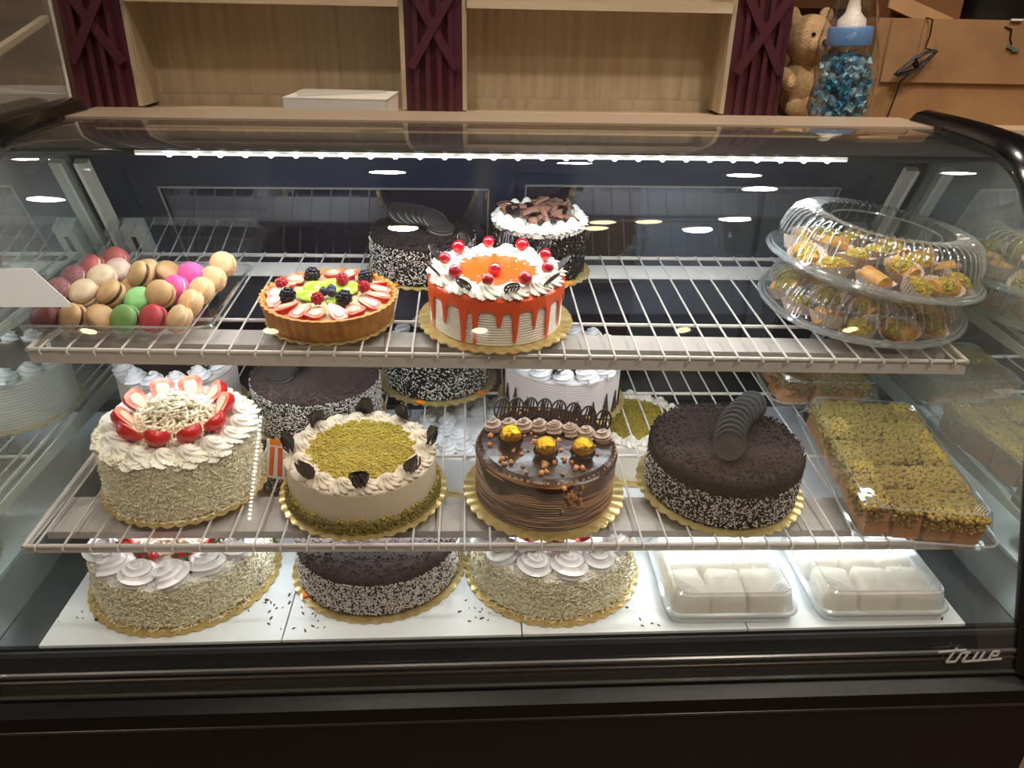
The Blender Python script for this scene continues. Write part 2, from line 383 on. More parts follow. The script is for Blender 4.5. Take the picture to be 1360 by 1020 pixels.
for c in ((70, 150, 170), (96, 160, 196), (170, 206, 216)):
    mb = MB(); mb.ell((0, 0, 0), (.011, .009, .009), 10, 6, noise=.25, seed=3)
    mb.lathe([(.002, 0), (.009, .008)], 8, fn=lambda r, z, an: (r*(1+.3*math.cos(4*an)), z+.010)); mb.lathe([(.002, 0), (.009, -.008)], 8, fn=lambda r, z, an: (r*(1+.3*math.cos(4*an)), z-.010))
    cands.append(mb.mesh('wrapped_candy', mat('candy_%d' % c[0], c, .25, metal=.3)))
cl = ['teal foil wrapped candy inside the clear baby bottle', 'sky blue foil wrapped candy inside the clear baby bottle', 'pale blue foil wrapped candy inside the clear baby bottle']
rn = random.Random(5)
for lev in range(9):
    for k in range(9):
        an = 2*PI*(k+.5*(lev % 2))/9+rn.uniform(-.15, .15); rr = .047*(1-.25*max(0, lev-5)/4) + rn.uniform(-.003, .001); i = rn.randrange(3)
        o = link('wrapped_candy', cands[i], None, (BX+rr*math.cos(an)-.001*lev, BY+rr*math.sin(an), BZ+.013+lev*.0185+rn.uniform(-.003, .003)), (rn.uniform(0, 3), rn.uniform(0, 3), rn.uniform(0, 3)), 1.3)
        tag(o, cl[i], 'candy', 'wrapped candies in the baby bottle, colour %s' % ('teal', 'sky', 'pale')[i])

# cardboard boxes, cable
t = thing('cardboard_box', 'big brown cardboard box with its front flap folded down on the counter', 'box', (1.24, 1.50, 1.13), (0, 0, R(-2)))
a = MB(); a.box((0, 0, .13), (.47, .26, .26)); part('box_body', a, cardb, t)
a = MB(); a.box((.012, -.134, .182), (.43, .005, .152), Euler((R(-2), 0, 0)).to_matrix()); part('flap', a, cardb, t)
a = MB(); a.box((-.235, -.02, .13), (.004, .20, .262), Euler((0, R(3), 0)).to_matrix()); part('side_flap', a, cardb2, t)
a = MB(); a.box((.12, -.139, .262), (.03, .006, .004)); part('tape', a, paperm, t)
t = thing('small_carton', 'small brown carton standing on top of the big cardboard box', 'box', (1.13, 1.50, 1.391), (0, 0, R(4)))
a = MB(); a.box((0, 0, .06), (.2, .18, .12)); part('box_body', a, cardb2, t)
a = MB(); a.box((-.02, -.1, .012), (.2, .004, .05), Euler((R(-30), R(18), 0)).to_matrix()); part('flap', a, cardb, t)
t = thing('black_bin', 'black plastic bin standing on the big cardboard box beside the carton', 'bin', (1.36, 1.50, 1.391))
a = MB(); a.lathe([(.09, 0), (.105, .14), (.112, .14), (.112, .15), (.1, .15), (.085, .01)], 32, cap0=True); part('bin_body', a, blackmatte, t)
a = MB(); a.tube([(.113*math.cos(x), .113*math.sin(x), .145) for x in np.linspace(0, 2*PI, 33)[:-1]], .004, 6, closed=True); part('rim', a, blackm, t)
t = thing('flattened_carton', 'plain brown cardboard panel leaning behind the teddy bear', 'cardboard', (.98, 1.75, 1.13))
a = MB(); a.box((0, 0, .2), (.34, .012, .4), Euler((R(-4), 0, 0)).to_matrix()); part('panel', a, cardb, t)
a = MB(); a.box((0, -.03, .33), (.34, .008, .1), Euler((R(8), 0, 0)).to_matrix()); part('flap', a, cardb2, t)
t = thing('cable', 'black coiled cable hanging down the front of the cardboard box', 'cable', (1.075, 1.352, 1.13))
a = MB(); pts = [(.045, .02, .262), (.052, .0, .258), (.053, -.003, .22), (.048, -.004, .19)]
for k in range(48):
    an = 2*PI*k/12; u = math.cos(an)*.058; v = math.sin(an)*.009*(1+.5*math.sin(k)); pts.append((.030+u*.82-v*.5+.003*math.sin(k*.7), -.008-.006*math.sin(an*.5+k*.13), .155+u*.52+v))
pts += [(.0, -.006, .11), (-.004, -.004, .07), (-.012, -.003, .02), (-.012, -.002, .004)]
a.tube(pts, .0022, 6); part('cord', a, blackmatte, t)
a = MB(); a.tube([(.024, -.012, .165), (.030, -.016, .155), (.034, -.012, .143), (.028, -.002, .150), (.024, -.012, .165)], .004, 6); part('tie', a, blackm, t)
t = thing('green_clip', 'small grey green clip on a wire stuck to the cardboard box', 'clip', (1.36, 1.362, 1.325))
a = MB(); a.tube([(-.03, 0, .05), (-.012, -.004, .045), (-.008, -.002, .02), (0, -.003, .008)], .0022, 6); part('lead', a, blackmatte, t)
a = MB(); a.box((0, -.004, 0), (.026, .008, .008), Euler((0, R(20), 0)).to_matrix()); a.box((.012, -.004, -.006), (.02, .009, .006)); part('clip_body', a, mat('clip_green', (92, 110, 92), .5), t)

# neighbouring counter and acrylic bin on the left
t = thing('side_counter', 'dark counter standing beside the display case at its left end', 'counter', (-1.35, .5, 0))
a = MB(); a.box((0, 0, .6), (1.06, .5, 1.2)); part('body', a, basem, t)
a = MB(); a.box((0, 0, 1.216), (1.08, .5, .03)); part('top', a, mat('counter_taupe', (120, 108, 94), .4), t)
t = thing('acrylic_bin', 'clear acrylic display bin with sloping shelves beside the case', 'display bin', (-1.0, .5, 1.232))
for (c, d) in (((.218, .02, .19), (.004, .42, .38)), ((-.218, .02, .19), (.004, .42, .38)), ((0, .228, .19), (.436, .004, .38)), ((0, 0, .003), (.436, .45, .004))):
    a = MB(); a.box(c, d); part('panel', a, acryl, t)
for zz in (.075, .23):
    a = MB(); a.box((0, .02, zz), (.43, .43, .005), Euler((R(14), 0, 0)).to_matrix()); sh = part('sloping_shelf', a, acryl, t)
    a = MB(); a.box((.208, .02, zz+.006), (.012, .43, .010), Euler((R(14), 0, 0)).to_matrix()); part('shelf_rail', a, mat('rail_cream', (196, 182, 160), .4), t)
    a = MB(); a.box((0, -.19, zz-.04), (.43, .005, .05), Euler((R(14), 0, 0)).to_matrix()); part('lip', a, acryl, t)
for zz in (.11, .27):
    a = MB(); a.tube([(.222, .222, zz-.05), (.222, .222, zz+.06)], .006, 8); hn = part('hinge', a, acryl, t)
a = MB(); a.tube([(.219, .229, .005), (.219, .229, .38)], .003, 6); part('edge_strip', a, mat('edge_white', (220, 214, 204), .3), t)

# ------------------------------------------------------------------ display case
CW = .73
CWR = .748
PROF = [(.66, 1.222), (.52, 1.2215), (.44, 1.218), (.39, 1.212), (.350, 1.199), (.318, 1.176), (.288, 1.142), (.262, 1.100), (.238, 1.052), (.205, .98), (.165, .89), (.125, .795), (.088, .70), (.05, .60), (.022, .52)]
def smooth_prof(P, n=6):
    out = []
    for i in range(len(P)-1):
        p0 = P[max(i-1, 0)]; p1 = P[i]; p2 = P[i+1]; p3 = P[min(i+2, len(P)-1)]
        for k in range(n):
            t_ = k/n; q = []
            for c in (0, 1):
                q.append(.5*((2*p1[c])+(-p0[c]+p2[c])*t_+(2*p0[c]-5*p1[c]+4*p2[c]-p3[c])*t_**2+(-p0[c]+3*p1[c]-3*p2[c]+p3[c])*t_**3))
            out.append(tuple(q))
    return out+[P[-1]]
SP = smooth_prof(PROF, 4)
CASE = thing('display_case', 'black refrigerated bakery display case with curved glass front', 'display case', (0, .4, 0))
def cp(name, mb, m, parent=CASE, **k):
    return part(name, mb, m, parent, loc=(0, -.4, 0) if parent is CASE else None, **k)
# curved front glass, 5 mm thick sheet (outer face only carries Fresnel; edges visible)
a = MB(); n = len(SP)
a.add([(x, y, z) for x in (-CW, CWR) for (y, z) in SP], [(i, i+1, n+i+1, n+i) for i in range(n-1)])
cp('front_glass', a, glass)
a = MB(); a.box((.009, .021, .5225), (CW+CWR, .006, .004)); cp('glass_edge', a, mat('glass_green_edge', (40, 40, 34), .4))
# end frames: black caps following the glass
for s, CE in ((-1, CW), (1, CWR)):
    a = MB(); x0, x1 = s*(CE+.002), s*(CE+.05)
    o_ = []
    for i, (y, z) in enumerate(SP):
        p0 = SP[max(i-1, 0)]; p1 = SP[min(i+1, n-1)]; ty, tz = p1[0]-p0[0], p1[1]-p0[1]; l = math.hypot(ty, tz); ny, nz = tz/l, -ty/l
        if nz < 0 and ny > 0: ny, nz = -ny, -nz
        if ny > 0 and abs(ny) > abs(nz): ny, nz = -ny, -nz
        if nz < 0 and abs(nz) > abs(ny): ny, nz = -ny, -nz
        o_.append((ny, nz))
    secs = []
    for (y, z), (ny, nz) in zip(SP, o_):
        ring = []
        for (xx, of) in ((x0-s*.004, -.012), (x0-s*.010, .004), (x0, .016), (x0+s*.02, .022), (x1-s*.008, .018), (x1, .004), (x1, -.02), (x0, -.02)):
            ring.append((xx, y+ny*of, z+nz*of))
        secs.append(ring)
    vs = [v for r_ in secs for v in r_]; K = 8
    fs = [(i*K+k, i*K+(k+1) % K, (i+1)*K+(k+1) % K, (i+1)*K+k) for i in range(n-1) for k in range(K)]
    fs += [tuple(range(K)), tuple((n-1)*K+k for k in range(K))]
    a.add(vs, fs); cp('end_frame', a, blackm, sharp=50)
    # mirror-bright inner end panel
    a = MB(); a.poly([(s*(CE+.0015), .575, 1.175)]+[(s*(CE+.0015), y, z-.004) for (y, z) in SP[6:]]+[(s*(CE+.0015), .862, .525), (s*(CE+.0015), .862, .63)], (s*.012, 0, 0)); cp('end_panel', a, endm, sharp=20)
    a = MB(); a.poly([(s*(CE+.014), .66, 1.21)]+[(s*(CE+.014), y+.006, z-.008) for (y, z) in SP[2:]]+[(s*(CE+.014), .10, .0), (s*(CE+.014), .9, 0), (s*(CE+.014), .9, .6), (s*(CE+.014), .72, 1.2)], (s*.03, 0, 0)); cp('outer_side', a, blackm, sharp=20)
# top: rear panel, canopy and LED strip
a = MB(); a.box((.009, .64, 1.216), (CW+CWR-.004, .13, .016)); cp('top_panel', a, mat('top_laminate', (150, 132, 114), .3))
a = MB(); a.box((.009, .572, 1.2125), (CW+CWR-.004, .006, .008)); cp('top_edge', a, mat('edge_alu', (190, 172, 150), .25, metal=.7))
a = MB(); a.box((.009, .578, 1.219), (CW+CWR-.004, .003, .004)); cp('gasket', a, blackmatte)
a = MB(); a.poly([(-CW+.004, .40, 1.204), (-CW+.004, .56, 1.206), (-CW+.004, .60, 1.165), (-CW+.004, .56, 1.165), (-CW+.004, .40, 1.198)], (CW+CWR-.008, 0, 0)); cp('canopy', a, blackmatte)
a = MB(); a.box((-.02, .400, 1.1985), (1.06, .010, .005)); strip = cp('led_strip', a, white_metal)
b = MB(); b.lathe([(.0001, -.003), (.0032, -.0022), (.0042, 0)], 12); lme = b.mesh('led', mat('led_cool', (255, 255, 255), .5, emit=(.85, .95, 1), es=60))
for k in range(28): link('led', lme, strip, (-.50+k*.0362, .3925, 1.1968), (R(-75), 0, 0))
b = MB(); b.box((-.02, .3925, 1.1965), (1.056, .0015, .0022)); part('diffuser', b, mat('led_diffuser', (240, 248, 255), .5, emit=(.8, .92, 1), es=1.1), strip)
def area(name, loc, sx, sy, power, parent, rot=(0, 0, 0), col=LED_COL):
    ld = bpy.data.lights.new(name, 'AREA'); ld.shape = 'RECTANGLE'; ld.size = sx; ld.size_y = sy; ld.energy = power; ld.color = col
    o = bpy.data.objects.new(name, ld); COL.objects.link(o); o.parent = parent; o.location = loc; o.rotation_euler = rot; return o
area('led_strip_lamp', (-.02, .39, 1.188), 1.05, .012, LED_POWER, strip, (R(8), 0, 0))
# sloping rear doors
RA = (.572, 1.168); RB = (.852, .640)      # (y, z) of the rear plane, top and bottom
def rp(t_, off=0.):
    ly, lz = RB[0]-RA[0], RB[1]-RA[1]; L = math.hypot(ly, lz); ny, nz = lz/L, -ly/L     # towards the front
    return (RA[0]+ly*t_+ny*off, RA[1]+lz*t_+nz*off)
def rear_bar(x0, x1, t0, t1, off, th, name, m, parent=CASE):
    a = MB(); p0 = rp(t0, off); p1 = rp(t1, off); q0 = rp(t0, off-th); q1 = rp(t1, off-th)
    a.poly([(x0, p0[0], p0[1]), (x0, p1[0], p1[1]), (x0, q1[0], q1[1]), (x0, q0[0], q0[1])], (x1-x0, 0, 0)); return cp(name, a, m, parent)
darkfr = mat('door_frame_dark', (32, 38, 56), .3)  # blue cast in the colour stands in for reflected LED glare
rear_bar(-CW+.003, CWR-.003, 0, .06, 0, .02, 'rear_header', darkfr); rear_bar(-CW+.003, CWR-.003, .93, 1.0, 0, .03, 'rear_sill', darkfr)
rear_bar(-CW+.003, -.655, .06, .93, 0, .02, 'rear_jamb', darkfr); rear_bar(.665, CWR-.003, .06, .93, 0, .02, 'rear_jamb', darkfr)
for x0, x1, off in ((-.654, .015, -.002), (-.01, .664, -.014)):
    d = rear_bar(x0, x0+.045, .06, .93, off, .01, 'sliding_door', darkfr)
    for (a0, a1, t0, t1) in ((x1-.045, x1, .06, .93), (x0+.045, x1-.045, .06, .12), (x0+.045, x1-.045, .87, .93)):
        rear_bar(a0, a1, t0, t1, off, .01, 'door_rail', darkfr, d)
    rear_bar(x0+.045, x1-.045, .12, .87, off-.004, .003, 'pane', doorglass, d)
    for (a0, a1, t0, t1) in ((x0+.045, x0+.048, .12, .87), (x1-.048, x1-.045, .12, .87), (x0+.045, x1-.045, .12, .125)):
        rear_bar(a0, a1, t0, t1, off+.002, .002, 'pane_bead', greym, d)
a = MB(); a.poly([(-CW+.003, .852, .64), (-CW+.003, .875, .64), (-CW+.003, .875, .58), (-CW+.003, .78, .58), (-CW+.003, .78, .60)], (CW+CWR-.006, 0, 0)); cp('rear_lower_panel', a, blackmatte)
# slotted shelf standards at the rear corners
stdm = mat('standard_grey', (196, 194, 184), .4)
for x0, x1 in ((-.722, -.700), (.704, .728)):
    st = rear_bar(x0, x1, .02, .98, .014, .012, 'shelf_standard', stdm)
    rear_bar(x0+.019 if x0 > 0 else x0, x1 if x0 > 0 else x0+.005, .02, .98, .016, .003, 'standard_lip', white_metal, st)
for x0, x1 in ((-.690, -.655), (.655, .690)):
    br = rear_bar(x0, x1, .24, .37, .03, .03, 'standard_clip', stdm)
    rear_bar((x0+x1)/2-.004, (x0+x1)/2+.004, .27, .34, .031, .001, 'slot', blackmatte, br)
# deck
a = MB(); a.box((.009, .42, .572), (CW+CWR, .75, .02)); cp('deck_tray', a, mat('deck_dark', (58, 62, 64), .35))
for x0, x1 in ((-.666, -.335), (-.333, .005), (.007, .335), (.337, .664)):
    a = MB(); a.box(((x0+x1)/2, .396, .586), (x1-x0, .69, .008)); cp('deck_panel', a, deckm)
# inner front wall, trim and base
a = MB(); a.poly([(-CW, .05, .586), (-CW, .034, .545), (-CW, .03, .505), (-CW, .06, .505), (-CW, .06, .582)], (CW+CWR, 0, 0)); cp('inner_front_panel', a, mat('inner_front', (14, 15, 18), .25, coat=.3))
a = MB(); a.tube([(-CW, .0335, .552), (CWR, .0335, .552)], .004, 8); cp('front_trim', a, mat('trim_dark_metal', (92, 90, 88), .3, metal=.6))
a = MB(); a.tube([(-CW, .031, .541), (CWR, .031, .541)], .003, 8); cp('front_trim', a, mat('trim_brown', (64, 54, 46), .35, metal=.4))
a = MB(); a.poly([(-CW-.045, .025, .519), (-CW-.045, -.006, .513), (-CW-.045, -.010, .488), (-CW-.045, .03, .488)], (CW+CWR+.09, 0, 0)); cp('glass_channel', a, mat('channel_black', (7, 6, 6), .4, spec=.25))
a = MB(); a.tube([(-CW-.045, -.008, .489), (CWR+.045, -.008, .489)], .003, 8); cp('base_bead', a, mat('bead_dark', (44, 38, 36), .3))
a = MB(); a.box((.009, .44, .244), (CW+CWR+.09, .88, .488)); cp('base', a, basem)
# maker's script on the inner front panel
LG = mat('logo_silver', (196, 196, 194), .35, metal=.3)
a = MB(); S_ = .0016
def stroke(pts, w=.0042):
    for p_, q_ in zip(pts[:-1], pts[1:]):
        a.bar((p_[0], 0, p_[1]), (q_[0], 0, q_[1]), .0014, w, (0, 1, 0) if False else (-(q_[1]-p_[1]), 0, q_[0]-p_[0]))
def sl(x, z): return (x+z*.55, z)
for P_ in ([(12, 17), (54, 15)], [(40, 12), (26, 30), (40, 29.5), (48, 18.5), (61, 18.5)], [(58, 18.5), (50, 30), (110, 27.5)], [(73, 18), (66, 28)], [(83, 18), (76, 28)], [(90, 27), (96, 18), (105.5, 18), (102, 23.2), (92.5, 23.2)]):
    stroke([(x*.00117, (31-y)*.00135) for x, y in P_], .0030)
lo = cp('logo_lettering', a, LG); lo.location = (.606, .024-.4, .5405); lo.scale = (.86, 1, .95); lo.rotation_euler = (R(-14), 0, 0)

# ------------------------------------------------------------------ wire shelves
class Surf:
    def __init__(s, FL, FR, RL, RR): s.c = [Vector(v) for v in (FL, FR, RL, RR)]
    def z(s, X, Y):
        FL, FR, RL, RR = s.c; a = (X-FL.x)/(FR.x-FL.x); b = (Y-FL.y)/(RL.y-FL.y)
        return (FL.z*(1-a)+FR.z*a)*(1-b)+(RL.z*(1-a)+RR.z*a)*b
    def rot(s, X, Y, rz=0):
        e = .01; gx = (s.z(X+e, Y)-s.z(X-e, Y))/(2*e); gy = (s.z(X, Y+e)-s.z(X, Y-e))/(2*e)
        nrm = Vector((-gx, -gy, 1)).normalized(); q = Vector((0, 0, 1)).rotation_difference(nrm)
        return (q.to_matrix() @ Matrix.Rotation(rz, 3, 'Z')).to_euler()
class Flat:
    def __init__(s, z0): s.z0 = z0
    def z(s, X, Y): return s.z0
    def rot(s, X, Y, rz=0): return Euler((0, 0, rz))
UP = Surf((-.68, .237, .961), (.68, .237, .935), (-.68, .63, .983), (.68, .63, .975))
MID = Surf((-.68, .105, .722), (.68, .105, .698), (-.68, .70, .745), (.68, .70, .735))
DECK = Flat(.590)
unit = MB(); unit.tube([(0, 0, 0), (0, 1, 0)], 1.0, 6)
for S, label, bars, power, z_name in ((UP, 'upper white wire shelf holding the macarons and orange drip cake', (.348,), SHELF_POWER, 'u'), (MID, 'lower white wire shelf holding the pistachio and hazelnut cakes', (.335, .549), DECK_POWER, 'm')):
    y0 = S.c[0].y; y1 = S.c[2].y
    t = thing('wire_shelf', label, 'shelf', (0, y0, S.z(0, y0)))
    org = Vector(t.location)
    def P(x, y, dz=0): return Vector((x, y, S.z(x, y)+dz))-org
    wr_ = .0017
    wme = None
    for k in range(-22, 16):
        x = .145+k*.0368
        if abs(x) > .672: continue
        if wme is None:
            mb = MB(); pts = [P(x, y0+.0, -.012), P(x, y0-.004, -.006), P(x, y0-.002, -wr_*1.0), P(x, y0+.008, -wr_), P(x, y1, -wr_)]
            b0 = pts[3]; mb.tube([p_-b0 for p_ in pts], wr_, 6); wme = mb.mesh('wire', wire_mat); d0 = (pts[4]-b0)
        b0 = P(x, y0+.008, -wr_); d = P(x, y1, -wr_)-b0
        o = link('wire', wme, t, b0, (math.atan2(d.z, d.y)-math.atan2(d0.z, d0.y), 0, 0))
    mb = MB(); mb.tube([P(-.682, y0+.004, -.0055), P(.682, y0+.004, -.0055)], .0032, 8); part('front_rail', mb, wire_mat, t)
    mb = MB(); mb.tube([P(-.682, y1, -.006), P(.682, y1, -.006)], .0035, 8); part('rear_rail', mb, wire_mat, t)
    for yb in bars:
        mb = MB(); mb.tube([P(-.682, yb, -.0062), P(.682, yb, -.0062)], .003, 8); part('cross_rail', mb, wire_mat, t)
    for s in (-1, 1):
        mb = MB(); mb.tube([P(s*.682, y0, -.005), P(s*.682, y1, -.005)], .0035, 8); part('side_rail', mb, wire_mat, t)
        mb = MB(); mb.poly([P(s*.690, y0+.03, -.012), P(s*.690, y1+.02, -.012), P(s*.690, y1+.02, -.05), P(s*.690, y0+.03, -.024)], (s*.003, 0, 0)); part('bracket', mb, white_metal, t)
    # front lip (price channel) and the lamp housing under it
    c0 = P(-.684, y0, 0); c1 = P(.684, y0, 0)
    mb = MB()
    for (dy, dz, ww, hh) in ((.006, -.0175, .004, .018) if z_name == 'u' else (.006, -.0125, .004, .009),):
        mb.bar(c0+Vector((0, dy, dz)), c1+Vector((0, dy, dz)), ww, hh)
    part('front_lip', mb, wire_mat, t)
    if z_name == 'u': hy0, hy1 = .045, .098
    else: hy0, hy1 = .045, .13
    mb = MB(); mb.poly([c0+Vector((.01, hy0, -.012)), c0+Vector((.01, hy1, -.010)), c0+Vector((.01, hy1, -.024)), c0+Vector((.01, hy0, -.024))], c1-c0-Vector((.02, 0, 0))); hs = part('lamp_housing', mb, mat('lamp_housing_grey', (176, 170, 164), .4), t)
    hm = (hy0+hy1)/2
    mb = MB(); mb.bar(c0+Vector((.03, hm, -.0255)), c1+Vector((-.03, hm, -.0255)), .018, .003); part('lamp_diffuser', mb, mat('shelf_led', (245, 250, 255), .5, emit=(.85, .94, 1), es=3), hs)
    mid_ = (c0+c1)/2+Vector((0, hm, -.029)); area('shelf_lamp', mid_, 1.3, .016, power, hs, (R(-8), math.atan2(c0.z-c1.z, 1.36), 0))
    if z_name == 'u':
        mb = MB(); mb.poly([P(-.66, .572, -.02), P(-.66, .626, -.018), P(-.66, .626, -.022), P(-.66, .572, -.024)], P(.66, .6, 0)-P(-.66, .6, 0)); part('rear_flange', mb, white_metal, t)

# white blank card stuck inside the glass at the left end
a = MB(); a.poly([(-.722, .0, 1.069), (-.656, .0, 1.069), (-.606, .018, 1.027), (-.606, .020, 1.022), (-.722, .020, 1.022)], (0, .0015, 0))
t = thing('paper_card', 'blank white paper card stuck inside the glass above the macarons', 'card', (-.664, .0, 1.022))
for i, v in enumerate(a.v):
    z = v[2]; yg = np.interp(z, [q[1] for q in PROF][::-1], [q[0] for q in PROF][::-1]); a.v[i] = (v[0]+.664, yg+.006+(.0012 if i >= 5 else 0), z-1.022)
part('sheet', a, paperm, t)
b = MB(); b.box((-.03, .008+np.interp(1.069, [q[1] for q in PROF][::-1], [q[0] for q in PROF][::-1])-.001, .047), (.02, .002, .008)); part('tape', b, plastic2, t)

# ------------------------------------------------------------------ cake building kit (shared meshes)
def board_mesh(r, nsc=None):
    nsc = nsc or int(r*330)
    def fn(rr, z, an):
        k = (rr/r)**6
        return rr*(1+.022*k*(abs(math.sin(nsc*an/2))-.5)), z+.0012*k*math.cos(nsc*an)
    mb = MB(); mb.lathe([(.0001, .0005), (r*.75, .0005), (r*.93, .0010), (r, .0014), (r*1.0, .0030), (r*.93, .0036), (r*.8, .0032), (.0001, .0032)], nsc*4, fn=fn)
    return mb.mesh('board', gold, 60)
def rosette_mesh(name, r, h, m, turns=2.6):
    mb = MB(); pts = []; rad = []; N = 56
    for i in range(N):
        u = i/(N-1); an = turns*2*PI*u; q = r*.70*(1-u)**.9
        pts.append((q*math.cos(an), q*math.sin(an), r*.22+(h*1.15-r*.22)*u**1.15)); rad.append(r*(.30-.22*u**3))
    mb.tube(pts, rad, 18, lobes=6, la=.28)
    mb.lathe([(r*.75, 0), (r*.55, r*.25), (.0001, r*.6)], 16)
    return mb.mesh(name, m, 70)
def shell_mesh(name, r, h, m, lob=8, twist=1.3):
    mb = MB(); N = 12
    prof = []
    for j in range(N+1):
        u = j/N; prof.append((r*(1-u)**.75*(1+.12*math.sin(u*9)), h*u))
    prof[-1] = (.0001, h)
    mb.lathe(prof, lob*5, fn=lambda rr, z, an: (rr*(1+.16*math.cos(lob*(an+twist*z/h))), z))
    return mb.mesh(name, m, 80)
def cookie_meshes():
    w_ = MB()
    def fn(r, z, an): return (r*(1+.012*math.cos(48*an)) if r > .0215 else r, z+(.0005*max(0, math.cos(12*an)) if .010 < r < .018 and z > 0 else 0))
    w_.lathe([(.0001, 0), (.0222, 0), (.0230, .0008), (.0230, .0032), (.0220, .0042), (.0195, .0042), (.0190, .0036), (.0165, .0037), (.0120, .0037), (.0105, .0043), (.0001, .0043)], 48, fn=fn)
    f_ = MB(); f_.lathe([(.0001, 0), (.0212, 0), (.0215, .0012), (.0212, .0026), (.0001, .0026)], 32)
    return w_.mesh('wafer', wafer, 40), f_.mesh('cookie_cream', fillingm)
WAF, FIL = cookie_meshes()
def cookie(parent, loc, rot, s=1.):
    c = link('sandwich_cookie', WAF, parent, loc, rot, s)
    f_ = link('filling', FIL, c, (0, 0, -.0026)); w_ = link('wafer', WAF, c, (0, 0, -.0026), (PI, 0, 0)); return c
LATT = None
def lattice_mesh():
    mb = MB(); P_ = [(.011*math.cos(a), 0, .016+.016*math.sin(a)) for a in np.linspace(0, 2*PI, 21)[:-1]]
    mb.tube(P_, .0016, 6, closed=True)
    for x, h0, h1 in ((-.0055, .003, .029), (0, .0, .032), (.0055, .003, .029)): mb.tube([(x, 0, h0), (x*.6, 0, h1)], .0014, 6)
    mb.tube([(-.010, 0, .016), (.010, 0, .02)], .0013, 6)
    return mb.mesh('chocolate_lattice', chocm)
LATT = lattice_mesh()
def leaf_choc():
    mb = MB()
    def fn(u, v):
        wd = .0105*math.sin(PI*min(1, .08+v*.92))**.7*(1+.06*math.sin(v*30)); x = (u-.5)*2*wd; return (x, -.003*math.cos(x*220)+.004*v, v*.028)
    mb.grid(fn, 8, 14)
    mb.grid(lambda u, v: tuple(np.array(fn(1-u, v))+np.array((0, .0016, 0))), 8, 14)
    for k in (-1, 0, 1): mb.tube([(k*.004, -.0042, .004), (k*.006, -.004, .014), (k*.004, -.001, .025)], .0011, 5)
    return mb.mesh('chocolate_leaf', chocm, 50)
LEAFC = leaf_choc()
def berry_mesh(name, r, m):
    mb = MB(); k = 0
    for j in range(6):
        th = PI*(.12+j*.15); cnt = max(3, int(9*math.sin(th)))
        for i in range(cnt):
            a = 2*PI*(i+.5*(j % 2))/cnt; mb.ell((r*.72*math.sin(th)*math.cos(a), r*.72*math.sin(th)*math.sin(a), r*.85*math.cos(th)), (r*.36,)*3, 7, 5)
    mb.ell((0, 0, 0), (r*.7, r*.7, r*.8), 8, 6)
    return mb.mesh(name, m, 80)
RASP = berry_mesh('raspberry', .0085, rasp); BLACKB = berry_mesh('blackberry', .0095, black_b)
mb = MB(); mb.ell((0, 0, 0), (.0085, .0085, .008), 16, 10); CHERRY = mb.mesh('cherry', cherry)
mb = MB(); mb.ell((0, 0, 0), (.0065, .0065, .006), 12, 8); mb.lathe([(.0028, .0052), (.0032, .0066), (.002, .0062), (.0001, .0056)], 8); BLUEB = mb.mesh('blueberry', mat('blueberry', (44, 44, 68), .4))
def straw_mesh():
    mb = MB(); pr = [(.0001, -.018), (.004, -.0155), (.008, -.009), (.0112, 0), (.0118, .006), (.009, .011), (.004, .0125), (.0001, .012)]
    mb.lathe(pr, 14, a0=PI, a1=2*PI, mi=0)
    out = [(r_, 0, z_) for r_, z_ in pr]+[(-r_, 0, z_) for r_, z_ in pr[::-1]]
    mb.add(out, [tuple(range(len(out)))], 1)
    mb.poly([(r_*.55, .0004, z_*.6) for r_, z_ in pr]+[(-r_*.55, .0004, z_*.6) for r_, z_ in pr[::-1]], (0, .0004, 0), 2)
    return mb.mesh('strawberry_half', [strawm, strawcut, mat('strawberry_core', (244, 196, 170), .4)], 50)
STRAW = straw_mesh()
def leafcrown():
    mb = MB()
    for k in range(6):
        a = 2*PI*k/6; d = Vector((math.cos(a), math.sin(a), 0)); n_ = Vector((-d.y, d.x, 0))
        mb.poly([d*.001, d*.007+n_*.0024+Vector((0, 0, .002)), d*.013+Vector((0, 0, -.001)), d*.007-n_*.0024+Vector((0, 0, .002))], (0, 0, .0006))
    return mb.mesh('leaf_crown', leafm)
CROWN = leafcrown()
ROS = {c.name: rosette_mesh('rosette', .017, .017, c) for c in (cream, cream2, cream3, whitecream)}
SHELL = {c.name: shell_mesh('cream_swirl', .016, .017, c) for c in (cream, cream2, cream3, whitecream)}

def body_mesh(r, h, m, comb=0, camp=.0006, dome=.002, edge=.006, name='cake_body', seg=72):
    prof = [(.0001, .004), (r*.99, .004)]
    if comb:
        for k in range(comb*4+1):
            u = k/(comb*4); prof.append((r+camp*math.cos(2*PI*comb*u)-.001, .006+(h-edge-.006)*u))
    else:
        prof += [(r, .008), (r, h*.5), (r, h-edge)]
    for k in range(1, 6):
        a = k/5*PI/2; prof.append((r-edge*(1-math.cos(a)), h-edge+edge*math.sin(a)))
    prof += [(r*.6, h+dome*.6), (.0001, h+dome)]
    mb = MB(); mb.lathe(prof, seg); return mb.mesh(name, m, 60)
def cake(label, X, Y, S, rb, group=None, rz=0, name='cake', cat='cake'):
    t = thing(name, label, cat, (X, Y, S.z(X, Y)+.0004), S.rot(X, Y, rz), group)
    link('cake_board', board_mesh(rb), t); return t
def ring(t, me, n, r, z, name, a0=0, jit=.0, s=1., tilt=0, skip=(), face=False):
    for k in range(n):
        if k in skip: continue
        a = a0+2*PI*k/n; sc = s*random.uniform(1-jit, 1+jit)
        link(name, me, t, (r*math.cos(a), r*math.sin(a), z), (tilt*math.sin(a) if not face else 0, -tilt*math.cos(a) if not face else 0, a+PI/2 if face else random.uniform(0, 6)), sc)
